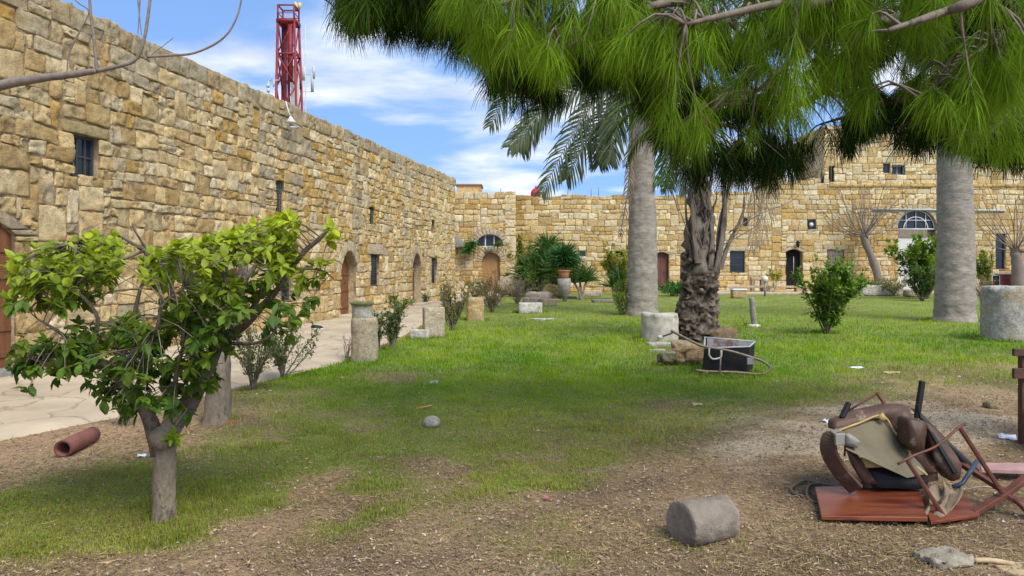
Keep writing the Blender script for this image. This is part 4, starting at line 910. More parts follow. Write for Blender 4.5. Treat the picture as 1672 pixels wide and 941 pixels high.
for pl in ([(1140, 420), (1120, 370), (1106, 330), (1103, 300)], [(1108, 345), (1095, 310), (1082, 318)], [(1190, 380), (1240, 350), (1290, 330), (1310, 312)], [(1185, 405), (1210, 370), (1215, 340)], [(1180, 400), (1230, 372), (1262, 340)]):
    mb.tube(spline([M3(x, y, -.2) for x, y in pl], 9), np.linspace(.016, .004, 9), 5)
mb.build('bare_twig', M['petiole'], t)

# ------------------------------------------------------------------ pine hanging into the frame
PT = thing('pine_tree', 'big pine with long drooping bright green needles hanging across the top of the view', 'pine tree', (5.6, 6.4, 0))
mb = MB(); pts = spline([(5.6, 6.4, -.1), (5.5, 6.4, 1.5), (5.35, 6.3, 3.5), (5.1, 6.1, 6), (4.9, 6.0, 9.5)], 26); mb.tube(pts, np.linspace(.34, .12, 26), 20, nz=.18, fq=4); mb.build('trunk', M['bark'], PT)
LIMBS = []
def limb(pl, r0=.05, r1=.012): s = spline(pl, 20); LIMBS.append((s, np.linspace(r0, r1, 20)))
hub = lambda z: np.array([5.25, 6.2, z])
limb([hub(5.0), (3.2, 5.6, 4.9), P(1190, -30, 5.3), P(1062, 12, 4.9), P(915, 82, 4.7)], .07, .011)
limb([hub(4.4), P(1500, 20, 5.4), P(1350, 60, 5.0), P(1235, 150, 4.9)], .06)
limb([hub(4.2), P(1640, 60, 5.5), P(1560, 120, 5.0), P(1500, 170, 4.8)], .05)
limb([hub(5.6), (3.0, 6.2, 5.2), P(1000, -60, 6.2), P(820, -40, 6.2), P(640, -10, 6.4), P(520, -5, 6.6)], .08)
limb([hub(5.2), (3.4, 6.9, 4.9), P(1150, 60, 7.2), P(960, 100, 7.6), P(820, 90, 7.4), P(740, 60, 7.2)], .07)
limb([hub(4.3), (4.0, 7.2, 4.1), P(1330, 160, 7.6), P(1200, 190, 7.8), P(1120, 200, 7.6)], .06)
limb([hub(4.2), P(1560, 130, 7.4), P(1450, 170, 7.6), P(1350, 200, 7.8)], .06)
limb([hub(3.9), P(1690, 120, 6.6), P(1640, 190, 6.4), P(1600, 230, 6.2)], .05)
limb([hub(4.9), P(1400, -20, 4.4), P(1250, 10, 4.2), P(1120, 40, 4.1)], .05)
limb([hub(5.1), P(1100, -50, 4.6), P(950, -20, 4.5), P(800, 10, 4.6)], .05)
limb([hub(5.6), (3.5, 4.8, 5.4), P(900, -150, 5.0), P(700, -110, 5.2)], .06)
limb([hub(4.4), P(1620, -10, 4.3), P(1540, 20, 4.2), P(1450, 50, 4.1)], .05)
lb = MB()
for s, r in LIMBS: lb.tube(s, r, 8, nz=.15, fq=8)
LN = np.vstack([s for s, r in LIMBS])
lowb = lambda x: 14 + np.interp(x, [480, 500, 560, 620, 680, 720, 760, 800, 850, 890, 930, 1000, 1040, 1080, 1150, 1210, 1260, 1300, 1340, 1400, 1440, 1480, 1520, 1560, 1600, 1640, 1700],
                              [-20, 30, 75, 100, 125, 165, 188, 205, 240, 245, 225, 220, 245, 305, 352, 358, 352, 345, 300, 285, 292, 285, 305, 285, 322, 338, 345])
def tufts(spec):
    """spec rows: px, py (of the tuft tip), Y, needle length, brightness (crown light and shade put into the colour)"""
    nb = MB(); k = 0
    for (px, py, Y, nl_, br, nn_) in spec:
        tip = P(px, py, Y); base = tip + np.array([RNG.normal() * .05, RNG.normal() * .05, nl_ * .72])
        d2 = np.linalg.norm(LN - base, axis=1); j = int(np.argmin(d2 + np.where(LN[:, 2] < base[2] - .05, .4, 0))); a = LN[j]
        if d2[j] > 1.1: a = base + unit(a - base) * 1.1
        mid = (a + base) / 2 + [0, 0, .10] + rv(1)[0] * .04
        tw = spline([a, mid, base], 7); lb.tube(tw, np.linspace(.011, .0035, 7), 4)
        ax = unit(base - mid) * .55 + np.array([0, 0, -.40]) + rv(1)[0] * .3
        # needles along last part of twig
        n_ = nn_; f = RNG.random(n_) ** .8; org = tw[4] + (tw[6] - tw[4]) * f[:, None] + RNG.normal(size=(n_, 3)) * .008
        d0 = rv(n_) * .88 + unit(ax); d0 /= np.linalg.norm(d0, axis=1)[:, None]; L_ = nl_ * RNG.uniform(.6, 1.15, n_); g = np.array([0, 0, -1.])
        pts = [org]; cur = d0.copy()
        for s_ in range(4):
            cur = cur + g * .24 + RNG.normal(size=(n_, 3)) * .06; cur /= np.linalg.norm(cur, axis=1)[:, None]; pts.append(pts[-1] + cur * L_[:, None] / 4)
        pts = np.stack(pts, 1); sd = np.cross(cur, rv(n_)); sd /= np.linalg.norm(sd, axis=1)[:, None]
        w = np.array([[.7, 1, 1, .8, .25]]) * (.0038 * (Y / 5.) ** .6) * RNG.uniform(.8, 1.2, (n_, 1))
        tt = np.clip(RNG.random(n_) * .5 + br * .5, 0, 1); c_ = lerpcol((.018, .070, .012), (.205, .345, .016), tt); c_ = c_ * (.42 + .58 * float(sstep(-.25, .35, br))); dead = RNG.random(n_) < .03; c_[dead] = (.20, .12, .05); strips(nb, pts, w, sd, c_)  # br paints the crown's light and shade into the needle colour
    return nb
spec = []
def scatter(n, x0, x1, ytop, off0, off1, Y0, Y1, br, nn_=84, nl=(.18, .31)):
    k = 0
    while k < n:
        px = random.uniform(x0, x1); lo_ = lowb(px); py = random.uniform(ytop, lo_ + off1)
        if py > lo_ + off0 and random.random() > .5: continue
        cl = float(vnoise(np.array([[px / 68., py / 48., Y0 * 3]]), 12)[0])
        if cl < (-.10 if Y0 < 6 else -.3): continue
        if py > lo_ + off1 - 45 + 45 * float(vnoise(np.array([[px / 26., 0., Y0]]), 5)[0]): continue
        spec.append((px, py, random.uniform(Y0, Y1), random.uniform(*nl), br + .5 * cl + random.uniform(-.2, .2), nn_)); k += 1
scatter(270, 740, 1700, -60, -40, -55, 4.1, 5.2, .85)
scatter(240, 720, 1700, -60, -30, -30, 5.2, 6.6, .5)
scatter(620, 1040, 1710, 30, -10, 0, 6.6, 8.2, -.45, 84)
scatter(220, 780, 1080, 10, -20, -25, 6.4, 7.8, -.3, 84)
scatter(260, 490, 860, -50, -5, -5, 5.8, 7.4, -.35, 80, (.24, .34))  # backlit left boughs, their shade put into a darker needle colour
for x_, y_ in ((1390, 238), (1437, 250), (1505, 262), (1480, 235), (1600, 262), (1650, 285), (1630, 262), (1180, 318), (1220, 322), (1205, 310), (1290, 318), (1302, 300), (1110, 300), (1150, 310), (1265, 305), (1240, 312), (1660, 300), (1560, 225), (1170, 290), (1195, 300)):
    for q_ in range(2): spec.append((x_ + random.uniform(-12, 12), y_ + random.uniform(-25, 5), random.uniform(6.6, 7.8), .3, -.2, 84))
for x_, y_ in ((1560, 245), (1590, 230), (1530, 225), (1620, 215), (1570, 210), (1600, 190), (1640, 180)):
    for q_ in range(3): spec.append((x_ + random.uniform(-20, 20), y_ + random.uniform(-25, 5), random.uniform(4.3, 4.9), .3, .95, 84))
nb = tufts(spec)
# upper crown above the frame (casts the shade)
up = []
for k in range(70):
    z = random.uniform(4.6, 9.5); f_ = (9.8 - z) / 5.2; x = 4.9 + random.uniform(-6.2, 3.0) * f_; y = 6.0 + random.uniform(-3.0, 3.2) * f_
    if z < EYE + (434 + 40) / F * y: continue
    up.append((CX + x / y * F, HY - (z - EYE) * F / y, y, random.uniform(.32, .42), .3, 34))
LN = np.vstack([LN, pts_ if False else np.array([[4.95 + random.uniform(-5.5, 2.6) * (9.8 - z) / 5.2, 6 + random.uniform(-2.6, 2.8) * (9.8 - z) / 5.2, z] for z in np.linspace(4.8, 9.2, 60)])])
lb_save = lb
for p_ in LN[-60:]: lb.tube(spline([(4.95, 6.0, p_[2] - .2), (p_ + [4.95, 6.0, p_[2] - .1]) / 2, p_], 6), np.linspace(.035, .01, 6), 5)
nb2 = tufts(up)
for a_, b_ in zip(nb2.v, nb2.c): pass
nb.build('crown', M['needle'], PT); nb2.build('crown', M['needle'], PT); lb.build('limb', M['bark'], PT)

# ------------------------------------------------------------------ citrus-like tree in front
def C3(px, py, dy=0): return P(px, py, 4.62 + dy)
FT = thing('fruit_tree', 'small spreading tree with glossy yellow green leaves in the left foreground', 'tree', tuple(G(268, 848)))
mb = MB(); b = G(268, 850); 
sk = [[(268, 862, 0, .088), (268, 820, 0, .078), (269, 770, 0, .076), (271, 720, 0, .078), (285, 690, 0, .07), (305, 665, .02, .066), (325, 630, .05, .06), (345, 590, .1, .052), (360, 560, .12, .046), (398, 532, .1, .036), (425, 503, .05, .030), (448, 480, 0, .022), (475, 440, 0, .017), (500, 408, 0, .020), (522, 390, -.02, .018), (540, 368, -.02, .008)],
      [(262, 740, 0, .070), (250, 700, -.02, .056), (238, 672, -.04, .05), (215, 640, -.06, .044), (190, 612, -.1, .038), (165, 592, -.15, .030), (120, 610, -.2, .016), (82, 596, -.25, .012), (48, 585, -.3, .006)],
      [(215, 640, -.06, .030), (200, 600, 0, .026), (205, 560, .05, .020), (218, 520, .1, .017), (230, 470, .15, .013), (250, 430, .15, .008)],
      [(325, 630, .05, .05), (318, 580, .2, .042), (300, 530, .3, .034), (280, 480, .35, .026), (262, 440, .3, .022), (235, 410, .3, .016), (195, 385, .25, .008)],
      [(165, 592, -.15, .022), (155, 560, -.2, .018), (158, 515, -.25, .014), (120, 470, -.3, .011), (85, 440, -.3, .006)],
      [(345, 590, .1, .036), (352, 540, -.1, .03), (372, 490, -.2, .022), (368, 440, -.25, .016), (385, 400, -.25, .008)],
      [(398, 532, .1, .028), (430, 470, .3, .022), (450, 420, .35, .016), (452, 385, .35, .008)],
      [(300, 530, .3, .022), (330, 470, .45, .018), (345, 420, .5, .012), (330, 390, .5, .006)],
      [(190, 612, -.1, .024), (225, 570, -.35, .020), (255, 540, -.45, .016), (265, 500, -.5, .010), (300, 470, -.5, .006)],
      [(165, 592, -.15, .018), (100, 545, -.4, .012), (60, 520, -.45, .006)], [(360, 560, .12, .02), (420, 560, -.2, .012), (450, 540, -.25, .006)],
      [(475, 440, 0, .014), (520, 440, .1, .009), (545, 455, .1, .005)], [(282, 690, 0, .03), (285, 640, -.15, .022), (290, 600, -.2, .016), (300, 560, -.3, .008)],
      [(262, 440, .3, .014), (225, 385, .2, .008), (215, 365, .2, .004)], [(235, 410, .3, .012), (170, 430, 0, .008), (110, 400, -.1, .005)]]
NODES = []
bt = MB(); sk = [sk[0][:6], sk[0][4:]] + sk[1:]
for si_, s_ in enumerate(sk):
    pp = np.array([C3(x, y, d) for x, y, d, r in s_]); rr = np.array([r for *_, r in s_]); rr = rr * np.where(rr > .06, .90, .82); n_ = len(s_) * 4; pts = spline(pp, n_); rad = np.interp(np.linspace(0, len(s_) - 1, n_), range(len(s_)), rr)
    (mb if si_ == 0 else bt).tube(pts, rad, 14, nz=.13, fq=9); 
    for p, r in zip(pts, rad):
        if r < .042: NODES.append(p)
NODES = np.array(NODES)
bt.build('limb', M['shadelimb'], FT); kn = C3(268, 712, -.03); mb.tube([kn + [0, 0, -.06], kn + [-.01, -.01, .02], kn + [-.005, 0, .055]], [.085, .075, .03], 12, nz=.15, fq=9)
mb.build('trunk', M['fruitbark'], FT)
tops = [(20, 430), (60, 398), (110, 385), (180, 372), (240, 350), (300, 385), (350, 398), (400, 375), (430, 350), (480, 355), (520, 362), (560, 368)]
def inreg(px, py):
    top_ = np.interp(px, [0, 15, 60, 110, 160, 215, 260, 300, 345, 395, 440, 490, 520, 560, 566], [620, 425, 402, 398, 385, 372, 375, 395, 392, 378, 352, 355, 370, 366, 372])
    bot_ = np.interp(px, [0, 20, 60, 110, 150, 200, 250, 330, 372, 400, 440, 470, 505, 540, 560], [620, 640, 650, 600, 640, 690, 700, 670, 585, 545, 560, 555, 505, 425, 385])
    if px < 110 and 500 < py < 560: return False
    return top_ < py < bot_
tw = MB(); lf = MB(); k = 0; PP = []; DD = []; CC = []
tries = 0
while k < 1000 and tries < 60000:
    tries += 1
    px = random.uniform(5, 562); py = random.uniform(352, 700)
    if not inreg(px, py): continue
    if float(vnoise(np.array([[px / 42., py / 34., .5]]), 4)[0]) < -.27 : continue
    if py > 600 and random.random() < .5: continue
    if px > 340 and abs(py - np.interp(px, [340, 400, 450, 540], [600, 530, 480, 370])) < 22 and random.random() < .7: continue
    if px > 385 and py > 470 and random.random() < .5: continue
    p = C3(px, py, random.gauss(0, .32)); d2 = np.linalg.norm(NODES - p, axis=1); a = NODES[np.argmin(d2)]
    if d2.min() > .42: continue
    ex = unit(p - a + np.array([0, 0, .05])); tw.tube(spline([a, (a + p) / 2 + [0, 0, .02], p], 5), np.linspace(.0035, .0018, 5), 4)
    m_ = random.randint(5, 8); sun_ = random.random(); bright = np.clip((530 - py) / 200 + .15, 0, 1) * .6 + .4 * random.random() ** 1.3  # crown light painted into the leaves, brighter towards the top
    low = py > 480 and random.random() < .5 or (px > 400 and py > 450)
    for q_ in range(m_):
        an = q_ * 2.4 + random.random(); u = rv(1)[0]; sdv = unit(np.cross(ex, u)); s2 = np.cross(ex, sdv); dd = ex * .45 + (sdv * math.cos(an) + s2 * math.sin(an)); dd[2] += (-.45 if low else .22)
        PP.append(p - ex * random.uniform(0, .045)); DD.append(dd); c_ = bright if not low else bright * .42  # lower leaves get painted shade, a darker colour
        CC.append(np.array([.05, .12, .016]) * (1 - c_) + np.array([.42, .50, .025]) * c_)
    k += 1
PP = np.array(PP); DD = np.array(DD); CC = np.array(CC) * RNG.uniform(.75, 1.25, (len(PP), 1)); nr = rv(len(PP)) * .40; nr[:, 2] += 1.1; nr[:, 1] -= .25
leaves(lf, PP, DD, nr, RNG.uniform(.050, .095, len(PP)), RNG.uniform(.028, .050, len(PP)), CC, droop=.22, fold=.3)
# fresh sprout on the trunk
sp_ = C3(284, 716, -.10); n_ = 26; d = rv(n_); d[:, 1] -= .6; nr = rv(n_) * .4; nr[:, 2] += 1; leaves(lf, np.repeat([sp_], n_, 0) + rv(n_) * .022, d, nr, RNG.uniform(.06, .10, n_), RNG.uniform(.022, .032, n_), np.tile([.30, .42, .02], (n_, 1)))
lf.build('foliage', M['leaf'], FT); tw.build('twig', M['bark'], FT)

# second trunk behind
b = G(357, 690); t = thing('tree_trunk', 'bare grey brown trunk standing close behind the small foreground tree', 'tree trunk', tuple(b))
mb = MB(); Yt = b[1]; pts = spline([P(352, 700, Yt), P(356, 660, Yt), P(360, 600, Yt), P(364, 560, Yt + .1), P(385, 500, Yt + .2), P(396, 460, Yt + .2), P(398, 430, Yt + .2)], 26)
mb.tube(pts, np.interp(np.linspace(0, 1, 26), [0, .12, .5, 1], [.17, .125, .085, .04]), 18, nz=.22, fq=7); mb.build('trunk', M['bark'], t)
mb = MB(); 
for pl in ([(396, 462), (420, 430), (440, 400)], [(390, 480), (370, 440), (350, 410)]): mb.tube(spline([P(x, y, Yt + .2) for x, y in pl], 8), np.linspace(.035, .012, 8), 8)
mb.build('branch', M['bark'], t)
# ------------------------------------------------------------------ bare branch top left
t = thing('bare_tree', 'leafless grey tree whose thin branch reaches in at the top left', 'tree', (-3.9, 3.6, 0))
B3 = lambda x, y, d=0: P(x, y, 3.6 + d)
mb = MB(); mb.tube(spline([(-3.9, 3.6, -.1), (-3.85, 3.6, 1.5), (-3.8, 3.6, 3.4)], 14), np.linspace(.11, .06, 14), 12, nz=.15); mb.build('trunk', M['bark'], t)
M['greybark'] = simple('pale_twig_bark', (.19, .155, .125), .85, var=.3, vs=30, bump=.4, bs=60)
mb = MB()
for pl, r0, r1 in (([(-430, 260), (-200, 190), (0, 140), (60, 129), (130, 120), (158, 116)], .034, .013), ([(158, 116), (195, 108), (222, 97), (236, 62), (245, 0), (248, -40)], .011, .006),
               ([(158, 116), (153, 60), (147, 10), (146, -40)], .009, .006), ([(240, 93), (275, 91), (320, 86), (365, 62), (388, 25), (397, -20)], .007, .004), ([(110, 122), (112, 90), (128, 55), (145, 20), (128, 5), (100, -20)], .004, .003),
               ([(225, 0), (228, 30), (231, 58)], .0035, .002), ([(229, -5), (227, 30), (225, 56)], .0035, .002), ([(236, 98), (250, 88), (283, 62)], .003, .0015)):
    s = spline([B3(x, y) for x, y in pl], 24); mb.tube(s, np.linspace(r0, r1, 24), 8, nz=.18, fq=25)
mb.build('branch', M['greybark'], t)

# ------------------------------------------------------------------ pollarded bare trees at the back
def pollard(bx, by, kx, ky, label, shoots, h, r0, seed):
    rnd = random.Random(seed); b = G(bx, by); Y = b[1]; t = thing('bare_tree', label, 'tree', tuple(b), 'pollarded leafless trees before the far range')
    k = P(kx, ky, Y); mb = MB(); pts = spline([b + [0, 0, -.1], b * .55 + k * .45 + [.05, 0, 0], k - [0.03, 0, .3], k], 22); mb.tube(pts, np.interp(np.linspace(0, 1, 22), [0, .1, .75, .95, 1], [r0 * 1.3, r0, r0 * .8, r0 * 1.15, r0 * .7]), 16, nz=.28, fq=5)
    mb.build('trunk', M['greybark'], t); mb = MB()
    for q_ in range(shoots):
        an = rnd.uniform(-1.15, 1.15); dy = rnd.uniform(-.5, .5); L_ = h * rnd.uniform(.55, 1); d = unit([math.sin(an), dy, math.cos(an)]); s = k + [rnd.uniform(-.15, .15), 0, rnd.uniform(-.25, .05)]
        e = s + d * L_ + [0, 0, .12 * L_ * abs(an)]; m = s + d * L_ * .45 + rv(1)[0] * .06 * h - [0, 0, .08 * abs(an) * L_]; sp = spline([s, m, e], 9); mb.tube(sp, np.linspace(.034, .012, 9), 5)
        for z_ in range(rnd.randint(1, 3)):
            j = rnd.randint(3, 7); e2 = sp[j] + (d + rv(1)[0] * .7) * L_ * .3; mb.tube(np.array([sp[j], (sp[j] + e2) / 2 + rv(1)[0] * .03, e2]), [.012, .009, .005], 4)
    mb.build('branch', M['greybark'], t); return t
pollard(1440, 478, 1412, 384, 'leafless pollarded tree with a spray of thin shoots left of the thick pale palm', 34, 3.6, .24, 3)
pollard(1662, 480, 1660, 408, 'leafless pollarded tree standing behind the grey stone drum at the right edge', 22, 4.2, .34, 5)

# ------------------------------------------------------------------ shrubs
def gp(px, py): b = G(px, py); b[2] = gz(b[0], b[1]); return b
dg, lg = (.035, .075, .02), (.13, .22, .03)
shrub('shrub', 'sparse twiggy shrub at the path edge just right of the small foreground tree', gp(410, 638), .80, .42, 14, 900, .038, .016, (.07, .09, .035), (.17, .20, .07), 'low shrubs along the left path', stemc=.009)
shrub('shrub', 'twiggy green shrub beside the path between two others and the mossy drum', gp(462, 618), .78, .42, 12, 900, .042, .018, (.06, .09, .03), (.16, .20, .06), 'low shrubs along the left path', stemc=.009)
shrub('shrub', 'thin twiggy shrub growing behind the fallen clay pipe', gp(205, 698), .62, .30, 9, 170, .04, .018, (.05, .09, .02), (.12, .18, .03), 'low shrubs along the left path', stemc=.008)
shrub('shrub', 'rounded small leaved shrub right of the two stacked column drums', gp(640, 572), .85, .42, 11, 900, .045, .024, (.05, .085, .03), (.15, .20, .06), 'low shrubs along the left path', stemc=.010)
shrub('shrub', 'dark upright shrub tight against the tall column drum', gp(619, 572), .55, .14, 6, 160, .045, .02, dg, lg, 'low shrubs along the left path')
shrub('shrub', 'leafy bush at the foot of the wall behind the drums', gp(650, 513), .7, .55, 8, 420, .06, .03, dg, (.12, .2, .03))
shrub('shrub', 'olive shrub between the square stone block and the yellow drum', gp(738, 540), 1.15, .48, 13, 1000, .05, .022, (.07, .08, .03), (.20, .20, .07), 'low shrubs along the left path', stemc=.013)
shrub('shrub', 'reddish brown bush just right of the yellow drum', gp(803, 510), 1.25, .75, 14, 1200, .05, .022, (.13, .08, .045), (.22, .19, .06), 'low shrubs along the left path', stemc=.012)
shrub('shrub', 'green weedy bush below the arched door', gp(775, 493), 1.0, .8, 10, 700, .07, .03, (.05, .09, .03), (.14, .20, .05))
shrub('shrub', 'dry straw coloured bush left of the white carved block', gp(845, 497), 1.05, .75, 22, 260, .05, .012, (.25, .19, .12), (.38, .31, .2), stemc=.011, bare=.1)
shrub('dry_stalk', 'sparse dry weed standing left of the tall column drum', gp(567, 583), .45, .16, 6, 26, .03, .012, (.2, .15, .06), (.3, .24, .1), cat='weed', stemc=.005)
shrub('shrub', 'small tuft of weeds by the first doorstep', gp(575, 500), .4, .3, 6, 160, .06, .02, dg, lg)
shrub('shrub', 'tiny green plant in a pot shape beside the further left doorway', gp(694, 497), .45, .2, 6, 160, .06, .03, dg, (.08, .14, .03))
t_ = shrub('flowering_shrub', 'leafy green rose bush with a few reddish flowers on the lawn', gp(1348, 546), 1.62, .78, 22, 2400, .085, .045, (.025, .07, .012), (.16, .28, .02), stemc=.015, bare=.06)
b = ORI[t_.name]
for (px, py) in ((1310, 480), (1322, 470), (1378, 497), (1372, 512), (1385, 505), (1338, 466), (1322, 505), (1368, 478)):
    p = P(px, py, b[1] - .35); fb = MB()
    for q_ in range(9):
        a = q_ * 2.4; d = np.array([[math.cos(a), -.3, math.sin(a) + .4]]); leaves(fb, [p], d, np.array([[0, -1., .3]]), .038, .035, np.array([[.35, .15, .08]]))
    fb.build('flower', M['leaf'], t_)
shrub('shrub', 'leafy young tree with big bright leaves left of the thick pale palm', gp(1512, 488), 3.1, 1.45, 16, 2600, .17, .09, (.05, .11, .015), (.20, .30, .03), stemc=.03, bare=.3)
shrub('shrub', 'dark round bush at the base of the bright leafy young tree', gp(1505, 492), 1.5, .7, 12, 900, .12, .05, (.03, .06, .015), (.10, .17, .03), stemc=.02)
shrub('shrub', 'yellow green climbing bush right of the thick pale palm', gp(1610, 482), 2.3, .6, 9, 420, .16, .08, (.10, .15, .02), (.24, .28, .03), stemc=.02, bare=.35)
shrub('shrub', 'brownish bare bush between the thick palm and the grey stone drum', gp(1612, 500), 1.1, .7, 16, 300, .09, .03, (.14, .09, .05), (.22, .17, .08), stemc=.016)
shrub('shrub', 'low green bush at the foot of the left pollarded tree', gp(1400, 480), .9, 1.1, 12, 900, .12, .05, (.03, .08, .015), (.14, .2, .03))
shrub('shrub', 'yellowish bush behind the flowering rose bush', gp(1372, 480), 1.5, 1.2, 12, 800, .11, .05, (.14, .14, .02), (.32, .27, .03))
shrub('shrub', 'grey green weeds under the white panelled door', gp(1460, 484), 1.0, 1.1, 14, 700, .12, .03, (.10, .12, .05), (.22, .20, .10))
shrub('shrub', 'low dark green plants left of the gnarled palm trunk by the far wall', gp(1096, 484), .75, 1.3, 16, 1000, .13, .06, (.02, .08, .015), (.07, .17, .03))
shrub('shrub', 'small yellow green weed by the open doorway', gp(1262, 480), 1.5, .5, 6, 150, .13, .05, (.12, .16, .02), (.25, .28, .03), bare=.5)
shrub('shrub', 'yellow and green bush left of the tall smooth grey palm', gp(1008, 489), 2.4, .8, 14, 1500, .13, .055, (.10, .13, .015), (.34, .33, .03), stemc=.02, bare=.12)
shrub('shrub', 'dark twiggy bush half behind the tall smooth grey palm', gp(1020, 482), 2.0, .5, 14, 500, .08, .03, (.12, .07, .05), (.16, .14, .08), stemc=.012)
shrub('shrub', 'low bright weeds at the left foot of the tall smooth grey palm', gp(1016, 515), 1.1, .55, 12, 500, .10, .03, (.06, .12, .02), (.17, .24, .03), stemc=.009, bare=.1)
shrub('shrub', 'climbing green bush against the recessed corner of the far wall', gp(851, 479), 3.1, .5, 14, 1300, .14, .06, (.025, .08, .015), (.14, .2, .025), stemc=.02, bare=.1)
shrub('shrub', 'tall yellow green shrub behind the spiky leaf cluster', gp(870, 479.5), 2.9, 1.3, 14, 1300, .14, .05, (.10, .14, .02), (.26, .27, .03), stemc=.02, bare=.3)
def weed_tuft(p, n, L_, c1, c2, wd=.02, spread=.7, up=.8):
    mb = MB(); d = rv(n) * spread; d[:, 2] = np.abs(d[:, 2]) + up; d /= np.linalg.norm(d, axis=1)[:, None]; ln = L_ * RNG.uniform(.6, 1.1, n); g = np.array([0, 0, -1.]); pts = [np.repeat([p], n, 0) + rv(n) * .02]; cur = d.copy()
    for k in range(4): cur = cur + g * .16; cur /= np.linalg.norm(cur, axis=1)[:, None]; pts.append(pts[-1] + cur * ln[:, None] / 4)
    sd = np.cross(d, rv(n)); sd /= np.linalg.norm(sd, axis=1)[:, None]; strips(mb, np.stack(pts, 1), np.array([[.6, 1, .9, .6, .05]]) * wd * np.ones((n, 1)), sd, lerpcol(c1, c2, RNG.random(n))); return mb
def spiky(name, label, base, heads, cat='plant', stemr=.05, n=90, L_=.8, c1=(.03, .08, .02), c2=(.10, .18, .04), wd=.045, group=None, up=.35, parts=None):
    t = thing(name, label, cat, tuple(base), group); sb = MB(); fb = MB()
    for h in heads:
        h = np.array(h, float); sb.tube(spline([base + [0, 0, -.05], (base * [.6, .6, .5] + h * [.4, .4, .5]), h], 10), np.linspace(stemr, stemr * .8, 10), 8, nz=.15)
        m = weed_tuft(h, n, L_, c1, c2, wd, 1.0, up); fb.v += m.v; fb.c += m.c; fb.q += [x + fb.n for x in m.q]; fb.n += m.n
    sb.build('stem', M['bark'], t); fb.build('foliage', M['frond'], t); return t
Ys = 38.5
spiky('yucca', 'big cluster of spiky green leaves in the corner behind the stone trough', P(880, 476, Ys) * [1, 1, 0], [P(868, 440, Ys), P(885, 425, Ys), P(896, 445, Ys - .5), P(877, 452, Ys - .6), P(860, 455, Ys), P(905, 440, Ys), P(893, 415, Ys + .6), P(894, 405, Ys + .8)], n=110, L_=1.25, wd=.07, stemr=.07)
Yc = G(922, 489)[1]
spiky('cycad', 'round dark green cycad crown rising from the terracotta pot on the stone pedestal', P(920, 444, Yc), [P(920, 436, Yc), P(917, 428, Yc), P(924, 428, Yc), P(920, 420, Yc)], n=210, L_=1.02, wd=.06, c1=(.02, .07, .02), c2=(.06, .15, .04), up=.15, stemr=.13)
spiky('yucca', 'two headed spiky plant on bent bare stems right of the terracotta pot', G(950, 490), [P(938, 462, Yc), P(957, 460, Yc), P(946, 455, Yc + .5)], n=130, L_=1.05, wd=.05, stemr=.06)
spiky('fern_plant', 'hanging green fern growing on the wall left of the arched door', P(766, 416, 41.7), [P(764, 408, 41.5), P(768, 403, 41.5), P(772, 398, 41.5), P(760, 412, 41.5)], n=70, L_=.6, wd=.05, stemr=.02, c1=(.03, .1, .02), c2=(.09, .2, .04), up=-.2)
spiky('fern_plant', 'small green fern on the ledge at the right of the lunette window', P(812, 404, 41.7), [P(812, 402, 41.6), P(816, 400, 41.6)], n=50, L_=.35, wd=.04, stemr=.02, up=.1)
spiky('fern_plant', 'small weed growing from the wall low right of the arched door', P(829, 457, 41.8), [P(829, 452, 41.7)], n=60, L_=.4, wd=.04, stemr=.02, up=.3)
spiky('yucca', 'strappy green plant between the white block and tall palm', G(1002, 492), [P(1000, 470, 33), P(1012, 455, 33)], n=70, L_=.9, wd=.05, stemr=.03)

# ------------------------------------------------------------------ cut stones, drums, rocks
def drum(name, label, base, h, r0, r1=None, m='drum', nz=.05, col=(.46, .40, .29), lip=0, cat='column drum', tilt=0, group=None, seed=1, hole=False, moss=False, n=56, zb=-.05, chamf=.03):
    base = np.array(base, float); r1 = r1 or r0; zs = np.concatenate([[0, .02], np.linspace(.06, .94, 18), [.985, 1]]); mb = MB(); ang = np.arange(n) / n * 2 * np.pi; V = []
    for s in zs:
        r = r0 + (r1 - r0) * s + (lip * sstep(.72, .86, s) if lip else 0)
        if s >= .985: r -= chamf * ((s - .97) / .03)
        V.append(np.stack([r * np.cos(ang), r * np.sin(ang), np.full(n, zb + (h - zb) * s)], 1))
    nr = len(zs)
    for f in (.85, .6, .3): V.append(np.stack([(r1 + lip - chamf) * f * np.cos(ang), (r1 + lip - chamf) * f * np.sin(ang), np.full(n, h - (.05 if hole and f < .7 else 0))], 1))
    V = np.array(V).reshape(-1, 3); V = np.vstack([V, [[0, 0, h - (.06 if hole else 0)]]])
    f1 = fbm(V * 3.2 + seed * 9, 4, seed); f2 = fbm(V * 11 + seed, 3, seed + 4); chip = sstep(.25, .5, vnoise(V * 4 + seed * 3, seed + 8)) * sstep(.6, 1, V[:, 2] / h)
    rad = V * [1, 1, 0]; V = V + rad * (nz * 1.5 * f1 + nz * .7 * f2 - .10 * chip)[:, None]; V[:, 2] += .03 * f1 * (V[:, 2] > h * .9) - .05 * chip * h
    m_ = nr + 3; i, j = np.meshgrid(np.arange(m_ - 1), np.arange(n), indexing='ij'); j2 = (j + 1) % n
    q = np.stack([i * n + j, i * n + j2, (i + 1) * n + j2, (i + 1) * n + j], -1).reshape(-1, 4); tt = [[(m_ - 1) * n + k, (m_ - 1) * n + (k + 1) % n, m_ * n] for k in range(n)]
    cc = np.array(col)[None] * (1 + .18 * f1)[:, None]
    if moss: mm = (sstep(.55, .95, V[:, 2] / h + .35 * f2) * .85)[:, None]; cc = cc * (1 - mm) + np.array([.17, .19, .05]) * mm
    mb.add(V + base, q, tt, cc); o = mb.build(name, M[m], loc=tuple(base)); return tag(o, label, cat, group)
